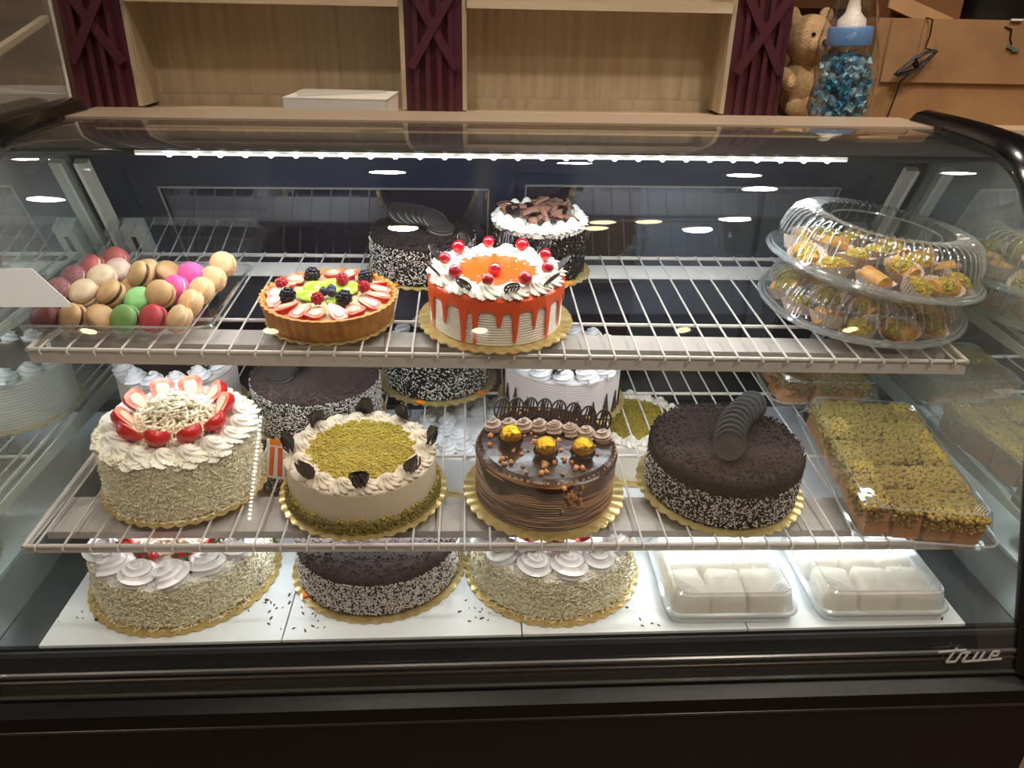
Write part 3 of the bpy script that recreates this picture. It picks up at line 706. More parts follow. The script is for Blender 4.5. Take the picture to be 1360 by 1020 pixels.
def tagsticker(t, a, r, z=.0052):
    mb = MB(); mb.box((0, 0, 0), (.016, .011, .0008)); o = part('price_sticker', mb, sticker, t, loc=(r*math.cos(a), r*math.sin(a), z), rot=(0, 0, a+1.2))
    return o
def cookie_row(t, p0, p1, z, n, lean=38, s=1., last_flat=True, curve=0.):
    """cookies leaning on each other like fallen dominoes from p0 to p1"""
    p0 = Vector((p0[0], p0[1], 0)); p1 = Vector((p1[0], p1[1], 0)); d = (p1-p0); yaw = math.atan2(d.y, d.x)
    for k in range(n):
        u = k/(n-1); pos = p0.lerp(p1, u)+Vector((-d.y, d.x, 0)).normalized()*curve*math.sin(PI*u)
        tl = R(lean) if not (last_flat and k == n-1) else R(9)
        zz = z+.023*s*math.sin(tl)+.0035
        link_rot = (Matrix.Rotation(yaw, 3, 'Z') @ Matrix.Rotation(tl, 3, 'Y')).to_euler()
        cookie(t, (pos.x, pos.y, zz), link_rot, s)

# ------------------------------------------------------------------ upper shelf
# fruit tart
t = thing('fruit_tart', 'round fruit tart with fluted golden crust, strawberries, kiwi and blackberries', 'tart', (-.280, .346, UP.z(-.280, .346)+.0004), UP.rot(-.28, .346, .2))
link('cake_board', board_mesh(.097), t)
mb = MB(); fl_ = lambda r, z, a: (r*(1+.022*math.cos(44*a)*(1 if r > .07 and z > .0045 else 0)), z+(.0008*math.cos(44*a) if z > .03 else 0))
mb.lathe([(.0001, .004), (.091, .004), (.093, .006), (.1005, .038), (.102, .0405), (.097, .041), (.093, .034), (.0001, .032)], 220, fn=fl_); part('crust', mb, crust, t, sharp=50)
mb = MB(); mb.lathe([(.0935, .034), (.07, .0365), (.0001, .038)], 48); part('custard_filling', mb, custard, t)
rn = random.Random(3)
for k in range(17):
    a = 2*PI*k/17+rn.uniform(-.06, .06)
    m_ = (Matrix.Rotation(a, 3, 'Z') @ Matrix.Rotation(R(rn.uniform(46, 62)), 3, 'Y') @ Matrix.Rotation(PI/2+rn.uniform(-.3, .3), 3, 'Z')).to_euler()
    link('strawberry_slice', STRAW, t, (.078*math.cos(a), .078*math.sin(a), .044), (R(rn.uniform(86, 112)), rn.uniform(-.3, .3), a+PI/2+rn.uniform(-.5, .5)), 1.2)
for k, a in enumerate((.4, 1.3, 2.2, 3.3, 5.2)):
    mb = MB(); mb.lathe([(.0001, 0), (.019, .0), (.0205, .0018), (.019, .0036), (.006, .0040), (.0001, .0037)], 28); mb.lathe([(.0001, .0043), (.004, .0042), (.005, .0036)], 12, mi=1)
    o = part('kiwi_slice', mb, [kiwi, mat('kiwi_core', (222, 220, 160), .4)], t, loc=(.030*math.cos(a), .030*math.sin(a), .0385), rot=(R(12)*math.sin(a), -R(12)*math.cos(a), 0))
for (x, y) in ((-.060, -.022), (-.022, .054), (.020, -.044), (.058, .030)): link('blackberry', BLACKB, t, (x, y, .051), (rn.random(), rn.random(), 0), 1.25)
for (x, y) in ((-.068, .026), (-.018, -.040), (.052, -.008), (.022, .028)): link('raspberry', RASP, t, (x, y, .051), (rn.random(), 0, 0), 1.12)
for (x, y) in ((-.008, -.012), (.004, -.018), (.004, -.004)): link('blueberry', BLUEB, t, (x, y, .049), (.4, 0, 0), 1.15)

# orange drip cake
t = cake('white ridged cake with orange glaze drips and a cherry studded cream border', -.026, .350, UP, .120)
rb_, hb_ = .102, .078
link('cake_body', body_mesh(rb_, hb_, cream, comb=16, camp=.0007), t)
def drip(u, v):
    a = 2*PI*u; L_ = .017
    for (c, w_, l_) in DR:
        d = (a-c+PI) % (2*PI)-PI; L_ = max(L_, .017+.007*math.exp(-(d/(w_*1.5))**2)+(l_-.017)*math.exp(-(abs(d)/(w_*.75))**6))
    z = hb_-.003-v*min(L_, hb_-.008); th = .0022*math.sin(PI*min(1, .12+.86*v))**.5
    r_ = rb_+th+.0004; return (r_*math.cos(a), r_*math.sin(a), z)
DR = [(3.30, .07, .05), (3.52, .06, .066), (3.86, .055, .045), (4.20, .07, .065), (4.38, .05, .075), (4.72, .055, .034), (4.95, .06, .060), (5.25, .05, .042), (5.50, .055, .070), (5.83, .05, .058), (6.1, .06, .03), (.2, .06, .07), (.9, .07, .05), (1.6, .06, .06), (2.3, .07, .05), (2.8, .06, .065)]
mb = MB(); mb.grid(drip, 300, 14, closed_u=True); part('drip_glaze', mb, orange, t, sharp=80)
mb = MB(); mb.lathe([(rb_+.0015, hb_-.0035), (rb_*.97, hb_+.0005), (rb_*.7, hb_+.0035), (.0001, hb_+.0042)], 64); part('top_glaze', mb, orange, t)
ring(t, shell_mesh('cream_swirl', .023, .017, cream, 9, 1.6), 14, .082, hb_+.001, 'cream_swirl', jit=.06)
for k in range(9):
    a = .32+2*PI*k/9; link('cherry', CHERRY, t, (.079*math.cos(a), .079*math.sin(a), hb_+.0205), None, 1.25 if k % 2 else 1.1)
link('cherry', CHERRY, t, (-.004, -.020, hb_+.013), None, 1.25)
for k in range(9):
    a = 2*PI*k/9; link('chocolate_lattice', LATT, t, (.090*math.cos(a), .090*math.sin(a), hb_+.006), (Matrix.Rotation(a+PI/2, 3, 'Z') @ Matrix.Rotation(R(42), 3, 'X')).to_euler(), .95)
mb = MB(); mb.lathe([(.004, 0), (.010, .0), (.012, .001)], 10)
top_flakes('cream_crumbs', .02, .06, hb_+.0045, 14, (.003, .002, .0015), cream, t)

# cookie crumb cake (rear, upper)
def crumb_cake(label, X, Y, S, rc, hc, rb, dark=crumbdark, nw=2200, nd=1500, rz=0, wz=(.0, 1.0), bits=crumbbit):
    t = cake(label, X, Y, S, rb, rz=rz)
    link('cake_body', body_mesh(rc, hc, dark, edge=.010), t)
    side_flakes('white_speckles', rc+.0006, .006+hc*wz[0], hc*wz[1]-.008, nw*2, (.0028, .0012, .001), speckw, t)
    side_flakes('dark_crumbs', rc+.0006, .005, hc-.004, nd*2, (.0024, .0018, .0014), bits, t)
    top_flakes('top_crumbs', 0, rc*.99, hc+.0005, 1300, (.0026, .0022, .0016), bits, t, tilt=.8)
    return t
t = crumb_cake('speckled cake topped with leaning dark sandwich cookies beside the chocolate shaving cake', -.148, .552, UP, .090, .074, .100, rz=0)
cookie_row(t, (-.038, .030), (.032, -.018), .075, 7, lean=33, s=1.05, curve=.010)
tagsticker(t, 4.2, .094)

# chocolate shaving cake
t = cake('tall cake coated in dark flakes with white cream rim and chocolate shavings', .056, .556, UP, .094)
rc, hc = .079, .094
link('cake_body', body_mesh(rc, hc, crumbdark), t)
side_flakes('chocolate_flakes', rc+.001, .006, hc-.002, 2200, (.008, .0016, .0012), chocm, t, tilt=.5)
side_flakes('pale_flakes', rc+.001, .006, hc-.002, 350, (.005, .0014, .001), cream2, t, tilt=.5)
mb = MB(); mb.lathe([(rc+.002, hc-.008), (rc+.003, hc), (rc*.8, hc+.004), (.0001, hc+.004)], 48); part('cream_top', mb, cream, t)
ring(t, SHELL['cream'], 17, .068, hc+.001, 'cream_swirl', jit=.05, s=1.05)
rn = random.Random(9)
for k in range(52):
    a = rn.uniform(0, 2*PI); r_ = .062*math.sqrt(rn.random()); L_ = rn.uniform(.022, .04); w_ = rn.uniform(.009, .018); cv = rn.uniform(-60, 60)
    mb = MB(); mb.grid(lambda u, v: ((u-.5)*L_, (v-.5)*w_, .004*math.sin(u*PI)+.002*math.sin(v*PI)), 8, 4); mb.grid(lambda u, v: ((.5-u)*L_, (v-.5)*w_, .0012+.004*math.sin(u*PI)+.002*math.sin(v*PI)), 8, 4)
    part('chocolate_shaving', mb, chocmilk if k % 5 else chocm, t, loc=(r_*math.cos(a), r_*math.sin(a), hc+.010+rn.random()*.012), rot=(rn.uniform(-.5, .5), rn.uniform(-.5, .5), rn.uniform(0, 6)), sharp=70)
tagsticker(t, 5.3, .086)

# ---- domed platters of baklava
def cupmesh():
    mb = MB(); mb.lathe([(.0001, .001), (.017, .001), (.026, .017), (.0275, .018)], 84, fn=lambda r, z, a: (r*(1+.05*math.cos(28*a)*(r/.026)**2), z+(.0015*math.sin(3*a) if z > .01 else 0))); return mb.mesh('paper_cup', cup_paper, 60)
CUP = cupmesh()
def pastry_mesh(kind):
    mb = MB()
    if kind == 0: mb.ell((0, 0, .014), (.021, .016, .013), 18, 10, noise=.05, seed=1)
    else: mb.tube([(-.02, 0, .014), (-.019, 0, .014), (.019, 0, .014), (.02, 0, .014)], [.006, .013, .013, .006], 14)
    return mb.mesh('pastry', mat('pastry_gold', (214, 158, 78), .5, c2=(190, 126, 52), scale=60, bump=.6, bscale=200), 60)
PAST = [pastry_mesh(0), pastry_mesh(1)]
def nutty(parent, n=260, sx=.021, sy=.015, z=.014, h=.013, m=pistb):
    L = []
    for i in range(n):
        a = rng.uniform(0, 2*PI); e = math.acos(rng.uniform(.05, 1)); d = np.array((math.sin(e)*math.cos(a), math.sin(e)*math.sin(a), math.cos(e)))
        L.append(TM(frame(d, rng.uniform(0, 3)), np.array((.0036, .0028, .0024))*rng.uniform(.6, 1.4), (sx*d[0], sy*d[1], z+h*d[2])))
    return instances('pistachio_crumbs', BOXV, BOXF, L, m, parent)
NUTME = None
def platter(X, Y, Z, rot, r, dome_h, label_lid, label_in, group, seed, name):
    Mx = Matrix.Translation((X, Y, Z)) @ Euler(rot).to_matrix().to_4x4()
    t = thing('dome_platter', label_lid, 'platter', (X, Y, Z), rot)
    mb = MB(); mb.lathe([(.0001, .002), (r*.82, .002), (r*.86, .012), (r*.97, .016), (r, .018), (r*1.005, .015)], 72); part('tray', mb, plastic2, t)
    mb = MB(); mb.tube([(r*math.cos(a), r*math.sin(a), .018) for a in np.linspace(0, 2*PI, 65)[:-1]], .0036, 6, closed=True); part('tray_rim', mb, plastic2, t)
    mb = MB(); mb.tube([(r*.965*math.cos(a), r*.965*math.sin(a), .022) for a in np.linspace(0, 2*PI, 65)[:-1]], .0018, 6, closed=True); part('lid_rim', mb, plastic2, t)
    H = dome_h
    mb = MB(); mb.lathe([(r*.965, .020), (r*.94, .024), (r*.92, .024+H*.35), (r*.89, .024+H*.62), (r*.84, .024+H*.86), (r*.77, .024+H*.98), (r*.70, .024+H), (r*.60, .024+H*.97), (r*.56, .024+H*.88), (r*.50, .024+H*.86), (.0001, .024+H*.86)], 240,
                        fn=lambda q, z, a: (q*(1+(.012*math.cos(60*a) if .024+H*.3 < z and q > r*.72 else 0)), z)); part('lid', mb, plastic, t, sharp=80)
    mb = MB()
    for k in range(64):
        a = 2*PI*k/64; mb.tube([(q*r*math.cos(a), q*r*math.sin(a), .024+H*hh_) for q, hh_ in ((.928, .36), (.90, .63), (.85, .875), (.775, .995), (.70, 1.015), (.61, .98))], .0013, 5)
    part('lid_ribs', mb, plastic2, t)
    mb = MB()
    mb.tube([(r*.5*math.cos(a), r*.5*math.sin(a), .024+H*.87) for a in np.linspace(0, 2*PI, 49)[:-1]], .0013, 6, closed=True)
    part('lid_ring', mb, plastic2, t)
    rn = random.Random(seed); spots = [(0, 0)]+[(r*.40*math.cos(a), r*.40*math.sin(a)) for a in np.linspace(.3, 2*PI+.3, 7)[:-1]]+[(r*.72*math.cos(a), r*.72*math.sin(a)) for a in np.linspace(0, 2*PI, 14)[:-1]]
    global NUTME
    for i, (x, y) in enumerate(spots):
        tl = rn.uniform(-.2, .2), rn.uniform(-.2, .2)
        rr = math.hypot(x, y); an = math.atan2(y, x)
        lm = Mx @ Matrix.Translation((x, y, .0045 + (.012 if rr < r*.6 else .002))) @ Euler((tl[0]+.30*math.sin(an)*(rr > r*.6), tl[1]-.30*math.cos(an)*(rr > r*.6), rn.uniform(0, 6))).to_matrix().to_4x4()
        k = thing('baklava_cup', label_in, 'pastry', lm.to_translation(), lm.to_euler(), group)
        k.scale = (1.12,)*3; link('paper_cup', CUP, k); link('pastry', PAST[i % 2], k)
        if i % 4 != 3:
            if NUTME is None: NUTME = nutty(k).data
            else: o = link('pistachio_crumbs', NUTME, k); o['kind'] = 'stuff'
px_, py_ = .578, .398
zb = UP.z(px_, py_)
platter(px_, py_, zb+.001, tuple(UP.rot(px_, py_)), .160, .042, 'lower domed clear platter of baklava, under another platter on the wire shelf', 'baklava piece in paper cup inside the lower domed platter', 'baklava in the lower platter', 4, 'low')
platter(px_+.004, py_-.004, zb+.0665, (UP.rot(px_, py_)[0]+R(-1.0), UP.rot(px_, py_)[1]+R(5.0), .4), .167, .064, 'upper domed clear platter of baklava resting tilted on another platter', 'baklava piece in paper cup inside the upper tilted platter', 'baklava in the upper platter', 8, 'top')

# ---- macarons in an open clear tray
def macaron_meshes():
    s_ = MB(); s_.lathe([(.0001, .0), (.0185, .0), (.0198, .0012), (.0200, .0032), (.0192, .0040), (.0196, .0052), (.0180, .0090), (.0130, .0122), (.0070, .0138), (.0001, .0142)], 32,
                        fn=lambda r, z, a: (r*(1+.012*math.sin(23*a)) if r > .019 and z < .0035 else r, z))
    f_ = MB(); f_.lathe([(.0001, -.003), (.0180, -.003), (.0186, 0), (.0180, .003), (.0001, .003)], 28)
    return s_, f_
SH_, FI_ = macaron_meshes()
MC = dict(darkred=((112, 50, 50), 'dark red macaron'), tan=((206, 166, 116), 'tan macaron'), brown=((184, 142, 92), 'brown tan macaron with dark filling'), green=((118, 158, 86), 'green macaron'), red=((186, 60, 66), 'rose red macaron'),
          beige=((214, 176, 130), 'beige macaron'), purple=((152, 96, 100), 'speckled mauve macaron'), mint=((146, 206, 130), 'bright mint green macaron'), cream=((226, 202, 170), 'cream coloured macaron'), pink=((246, 96, 168), 'hot pink macaron'),
          rose=((196, 104, 98), 'dusty pink macaron'), crumb=((226, 180, 130), 'crumb dusted orange beige macaron'), blush=((226, 196, 180), 'pale blush macaron'))
MME = {}
for k, (c, l) in MC.items():
    spk = k in ('purple', 'crumb', 'darkred')
    mt_ = mat('macaron_'+k, c, .5, c2=tuple(int(x*(.72 if k != 'crumb' else 1.12)) if x*1.12 < 256 else 255 for x in c) if spk else tuple(int(x*.94) for x in c), scale=320 if spk else 90, lo=.52 if spk else .4, hi=.58 if spk else .6, bump=.3, bscale=200)
    a = MB(); a.v = list(SH_.v); a.f = list(SH_.f); a.mi = list(SH_.mi); MME[k] = a.mesh('shell', mt_, 60)
FILD = FI_.mesh('filling', mat('macaron_fill_dark', (70, 40, 34), .5)); FILL_ = FI_.mesh('filling', mat('macaron_fill', (214, 190, 156), .5))
rn = random.Random(21)
def macaron(kind, x, y, h, lean, yaw):
    z = UP.z(x, y)+h
    t = thing('macaron', MC[kind][1]+' in the open clear tray', 'macaron', (x, y, z), (Matrix.Rotation(yaw, 3, 'Z') @ Matrix.Rotation(lean, 3, 'X')).to_euler(), MC[kind][1]+'s in the clear tray')
    link('shell', MME[kind], t, (0, 0, .0026), None, (1.04, 1.04, .80)); link('shell', MME[kind], t, (0, 0, -.0026), (PI, 0, 0), (1.04, 1.04, .80)); link('filling', FILD if kind in ('brown', 'darkred', 'green', 'tan', 'red') else FILL_, t)
ROWS = [(.284, [(-.672, .022, 'darkred'), (-.634, .023, 'tan'), (-.597, .022, 'brown'), (-.561, .022, 'green'), (-.522, .023, 'red'), (-.486, .023, 'beige')], R(68)),
        (.322, [(-.666, .046, 'purple'), (-.630, .045, 'cream'), (-.592, .045, 'tan'), (-.553, .034, 'mint'), (-.521, .045, 'tan'), (-.480, .031, 'crumb')], R(60)),
        (.363, [(-.661, .050, 'purple'), (-.619, .052, 'cream'), (-.582, .032, 'tan'), (-.562, .058, 'tan'), (-.514, .037, 'pink'), (-.476, .034, 'crumb')], R(62)),
        (.404, [(-.651, .052, 'rose'), (-.613, .047, 'blush'), (-.566, .046, 'beige'), (-.538, .044, 'brown'), (-.502, .042, 'pink'), (-.470, .036, 'crumb')], R(65)),
        (.445, [(-.632, .050, 'rose'), (-.590, .026, 'beige'), (-.545, .024, 'tan'), (-.464, .045, 'crumb')], R(65))]
for Y_, row, ln in ROWS:
    for (x, h, k) in row: macaron(k, x, Y_, h, ln-R(12)+rn.uniform(-.2, .2), rn.uniform(-.9, -.1) if k != 'brown' else 1.0)
tx, ty = -.570, .375; tz = UP.z(tx, ty)
t = thing('clear_tray', 'open clear hinged plastic tray full of colourful macarons', 'tray', (tx, ty, tz+.0005), UP.rot(tx, ty))
def rr_loop(hx, hy, rc, n=6):
    P_ = []
    for cx, cy, a0 in ((hx-rc, hy-rc, 0), (-hx+rc, hy-rc, PI/2), (-hx+rc, -hy+rc, PI), (hx-rc, -hy+rc, 1.5*PI)):
        for k in range(n+1): P_.append((cx+rc*math.cos(a0+PI/2*k/n), cy+rc*math.sin(a0+PI/2*k/n)))
    return P_
def tub(secs, cap=True, invert=False):
    mb = MB(); n_ = len(secs[0][0]); vs = []; fs = []
    for P_, z in secs: vs += [(x, y, z) for x, y in P_]
    for j in range(len(secs)-1):
        for i in range(n_): fs.append((j*n_+i, j*n_+(i+1) % n_, (j+1)*n_+(i+1) % n_, (j+1)*n_+i))
    if cap: fs.append(tuple(range(n_)))
    mb.add(vs, fs); return mb
mb = MB(); mb.tube([(x, y, .0265) for x, y in rr_loop(.139, .127, .02)], .0014, 6, closed=True); part('rim', mb, plastic2, t)
part('tray_base', tub([(rr_loop(.128, .116, .015), .001), (rr_loop(.133, .121, .018), .026), (rr_loop(.139, .127, .02), .0265), (rr_loop(.14, .128, .02), .024)]), plastic, t)
lidrot = (R(62), 0, 0)
lid = part('tray_lid', tub([(rr_loop(.128, .060, .015), .022), (rr_loop(.133, .064, .018), .002), (rr_loop(.139, .07, .02), .0)]), plastic, t, loc=(.0, .190, .030), rot=(R(16), 0, 0))
for k in range(9):
    mb = MB(); mb.box((0, 0, 0), (.002, .11, .002)); part('lid_rib', mb, plastic2, lid, loc=(-.11+k*.0275, 0, .021))

# ------------------------------------------------------------------ lower shelf, front row
# strawberry cake with white chocolate shreds
def shred_cake(label, X, Y, S, rc, hc, rb, sm=vermi, n=4200, rz=0, cr=cream):
    t = cake(label, X, Y, S, rb, rz=rz)
    link('cake_body', body_mesh(rc, hc, sm, edge=.008), t)
    side_flakes('chocolate_shreds', rc+.0012, .005, hc-.012, n, (.0085, .0013, .0011), sm, t, tilt=.45, amp=.001)
    top_flakes('fallen_shreds', rc+.001, rb*.96, .0042, 260, (.007, .0013, .001), sm, t, tilt=.15)
    mb = MB(); mb.lathe([(rc-.0005, hc-.010), (rc+.001, hc-.004), (rc*.95, hc+.003), (.0001, hc+.004)], 64); part('cream_top', mb, cr, t)
    side_flakes('rim_shreds', rc+.001, hc-.014, hc+.001, 900, (.008, .0013, .0011), sm, t, tilt=.5); top_flakes('top_shreds', rc*.76, rc*1.0, hc+.002, 1100, (.008, .0013, .0011), sm, t, tilt=.3)
    return t
t = shred_cake('tall cake in ivory shreds crowned with standing strawberry slices, on the lower wire shelf', -.508, .262, MID, .111, .098, .123)
ring(t, shell_mesh('cream_swirl', .028, .020, cream, 8, 2.4), 17, .090, .095, 'cream_swirl', jit=.08, tilt=-.15)
top_flakes('white_curls', 0, .066, .102, 1300, (.013, .004, .001), mat('curl_ivory', (246, 236, 208), .5), t, tilt=.7, dome=.042)
rn = random.Random(2)
for k in range(10):
    a = .25+2*PI*k/10; m_ = (Matrix.Rotation(a+PI/2+rn.uniform(-.3, .3), 3, 'Z') @ Matrix.Rotation(R(38), 3, 'X') @ Matrix.Rotation(rn.uniform(-.5, .5), 3, 'Y')).to_euler()
    link('strawberry_slice', STRAW, t, (.066*math.cos(a), .066*math.sin(a), .126 if math.sin(a) > 0 else .121), m_, 1.55)

# pistachio cake
t = cake('smooth beige cake with a pistachio crumb top and dark chocolate leaves', -.232, .236, MID, .127)
rc, hc = .112, .070
link('cake_body', body_mesh(rc, hc, cream2, edge=.005), t)
side_flakes('pistachio_skirt', rc+.001, .005, .022, 1500, (.0045, .0035, .0025), pistd, t, tilt=.7, amp=.0025)
side_flakes('pistachio_skirt', rc+.001, .005, .028, 700, (.004, .003, .002), pistb, t, tilt=.7, amp=.002)
top_flakes('fallen_crumbs', rc, .118, .0045, 700, (.004, .003, .002), pistd, t)
mb = MB(); mb.lathe([(.088, hc-.001), (.084, hc+.004), (.0001, hc+.005)], 64); part('pistachio_top', mb, pist, t)
top_flakes('pistachio_crumbs', 0, .082, hc+.0045, 2400, (.0026, .0022, .0016), pistb, t, tilt=.8)
ring(t, shell_mesh('cream_swirl', .020, .015, cream2, 9, 1.5), 18, .092, hc, 'cream_swirl', jit=.08)
for k in range(8):
    a = .12+2*PI*k/8
    link('chocolate_leaf', LEAFC, t, (.098*math.cos(a), .098*math.sin(a), hc+.006), (Matrix.Rotation(a+PI/2, 3, 'Z') @ Matrix.Rotation(R(28 if math.sin(a) < .2 else -10), 3, 'X') @ Matrix.Rotation(random.uniform(-.35, .35), 3, 'Y')).to_euler(), 1.35)

# hazelnut cake
t = cake('brown ridged chocolate cake with three gold foil balls and dark lattice', .048, .232, MID, .125)
rc, hc = .107, .090
brownm = mat('brown_cream', (164, 122, 78), .5, c2=(88, 52, 32), scale=1.6, detail=3, stretch=(7, 7, 150), lo=.46, hi=.54)
gan = mat('ganache', (48, 28, 20), .26, coat=.2, bump=.35, bscale=70, bdist=.004)
mocha = mat('cream_mocha', (168, 142, 124), .5)
MROS = rosette_mesh('cream_rosette', .017, .017, mocha)
link('cake_body', body_mesh(rc, hc, brownm, comb=17, camp=.0014, edge=.010), t)
def gd(u, v):
    a = 2*PI*u; L_ = .012+.010*math.sin(3*a+1)+.008*math.sin(7*a)+.022*max(0, math.sin(2*a+.6))
    z = hc-.004-v*max(.004, L_); th = .0016*math.sin(PI*min(1, .15+.83*v))**.5; r_ = rc+th-(0.004*(1-v) if v < .3 else 0); return (r_*math.cos(a), r_*math.sin(a), z)
mb = MB(); mb.grid(gd, 160, 8, closed_u=True); part('drip_glaze', mb, gan, t, sharp=80)
mb = MB(); mb.lathe([(rc-.002, hc-.004), (rc-.008, hc+.002), (rc*.6, hc+.0035), (.0001, hc+.004)], 64); part('top_glaze', mb, gan, t)
nutm = mat('hazelnut', (186, 124, 72), .5)
L = []
for k in range(90):
    a = rng.uniform(0, 2*PI); r_ = .095*math.sqrt(rng.random()); L.append(TM(rot3(*rng.uniform(0, 3, 3)), np.array((.007, .006, .005))*rng.uniform(.4, 1.2), (r_*math.cos(a), r_*math.sin(a), hc+.004)))
for k in range(22):
    a = -PI/2+.28+rng.normal(0, .09); L.append(TM(rot3(*rng.uniform(0, 3, 3)), np.array((.007, .006, .004))*rng.uniform(.4, 1.1), ((rc+.001)*math.cos(a), (rc+.001)*math.sin(a), hc-.006-abs(rng.normal(0, .022)))))
instances('chopped_hazelnuts', BOXV, BOXF, L, nutm, t)
foil = mat('gold_foil', (226, 170, 40), .22, metal=.9, bump=1., bscale=130, bdist=.004)
fb = MB(); fb.ell((0, 0, 0), (.0165, .0165, .016), 26, 18, noise=.06, seed=4); FOIL = fb.mesh('foil_ball', foil, 25)
fc = MB(); fc.lathe([(.0001, .0), (.0135, .0), (.0185, .010), (.0188, .0105)], 60, fn=lambda r, z, a: (r*(1+.05*math.cos(24*a)*(z > .005)), z)); FCUP = fc.mesh('brown_cup', mat('brown_paper_cup', (58, 34, 24), .6))
for (x, y) in ((-.056, -.012), (-.006, -.044), (.048, -.046)):
    b = link('foil_ball', FOIL, t, (x, y, hc+.0195)); link('brown_cup', FCUP, b, (0, 0, -.0165))
for k in range(8):
    u = k/7; x = -.080+.165*u; y = .030-.030*u+.012*math.sin(PI*u)
    link('cream_rosette', MROS, t, (x, y, hc+.003), (0, 0, k*.8), .95)
for k in range(8):
    u = k/7; x = -.070+.155*u; y = .055-.035*u+.014*math.sin(PI*u)
    link('chocolate_lattice', LATT, t, (x, y, hc+.006), (R(-28), R(8), -.2), 1.05)

# dark cookie cake
t = crumb_cake('dark crumb cake with a leaning row of sandwich cookies, beside the pistachio pastry tray', .332, .246, MID, .117, .086, .131, nw=2400, nd=2400, wz=(0, .80))
cookie_row(t, (.056, .066), (-.016, -.052), .087, 10, lean=52, s=1.02, last_flat=False, curve=-.010)

# ------------------------------------------------------------------ lower shelf, back row
t = cake('white cream cake with dark glazed top and piped rosettes, behind the strawberry cake', -.585, .492, MID, .110)
rc, hc = .100, .088
link('cake_body', body_mesh(rc, hc, cream3, comb=14), t)
mb = MB(); mb.lathe([(.078, hc+.001), (.074, hc+.005), (.0001, hc+.006)], 48); part('top_glaze', mb, gan, t)
ring(t, ROS['cream_white'], 15, .086, hc, 'cream_rosette', jit=.06, s=1.2)
for k in range(6):
    a = .4+2*PI*k/6; link('chocolate_leaf', LEAFC, t, (.070*math.cos(a), .070*math.sin(a), hc+.004), (Matrix.Rotation(a+PI/2, 3, 'Z') @ Matrix.Rotation(R(60), 3, 'X')).to_euler(), 1.0)

t = crumb_cake('grey brown crumb cake with cookies behind the smooth pistachio cake', -.338, .462, MID, .110, .088, .119, dark=crumbmid, nw=4200, nd=900, bits=mat('crumb_mid_bits', (66, 50, 47), .85))
cookie_row(t, (-.030, .035), (-.052, -.030), .089, 5, lean=35, s=1.08)
tagsticker(t, 4.95, .115)

t = cake('dark chocolate cake densely coated in white sprinkles on a gold board', -.130, .600, MID, .116)
rc, hc = .100, .082
link('cake_body', body_mesh(rc, hc, crumbdark), t); side_flakes('white_sprinkles', rc+.001, .006, hc-.004, 1900, (.0042, .0014, .0012), speckw, t, tilt=.4)
side_flakes('dark_sprinkles', rc+.001, .006, hc-.004, 900, (.005, .0014, .0012), chocm, t, tilt=.4)
ring(t, ROS['cream_white'], 12, .078, hc, 'cream_rosette'); top_flakes('top_sprinkles', 0, .06, hc+.001, 500, (.005, .0014, .0012), chocm, t)
tagsticker(t, 4.45, .110); tagsticker(t, 5.6, .110)

t = cake('ridged white cake with dark chocolate triangles round its foot and rosettes', .107, .528, MID, .120)
rc, hc = .108, .086
link('cake_body', body_mesh(rc, hc, cream3, comb=16), t)
for k in range(22):
    a = 2*PI*k/22; mb = MB(); mb.poly([(-.010, 0, .004), (.010, 0, .004), (.0, 0, .046+.006*(k % 2))], (0, .0016, 0)); part('chocolate_triangle', mb, chocm, t, loc=((rc+.0005)*math.cos(a), (rc+.0005)*math.sin(a), 0), rot=(0, 0, a+PI/2+PI))
mb = MB(); mb.lathe([(.08, hc+.001), (.076, hc+.005), (.0001, hc+.006)], 48); part('top_glaze', mb, chocm, t)
top_flakes('top_crumbs', 0, .075, hc+.005, 600, (.005, .003, .002), chocm, t, tilt=.6)
ring(t, ROS['cream_white'], 15, .095, hc-.001, 'cream_rosette', jit=.05, s=1.28)
for k in range(6):
    a = .3+2*PI*k/6; link('chocolate_leaf', LEAFC, t, (.084*math.cos(a), .084*math.sin(a), hc+.010), (Matrix.Rotation(a+PI/2, 3, 'Z') @ Matrix.Rotation(R(65), 3, 'X')).to_euler(), 1.0)

# orange striped price card between the cakes
t = thing('price_card', 'small orange and white striped card standing between the strawberry and pistachio cakes', 'card', (-.372, .262, MID.z(-.372, .262)), (R(-12), 0, R(-14)))
a = MB(); a.box((0, 0, .032), (.030, .0015, .064)); part('card_sheet', a, paperm, t)
for k in range(2):
    a = MB(); a.poly([(-.013+k*.015, -.0012, .004), (-.005+k*.015, -.0012, .004), (-.001+k*.013, -.0012, .052), (-.009+k*.013, -.0012, .052)], (0, .0004, 0)); part('printed_stripe', a, mat('stripe_orange', (240, 96, 30), .5), t)
a = MB(); a.box((0, -.0012, .060), (.018, .001, .010)); part('price_sticker', a, sticker, t)

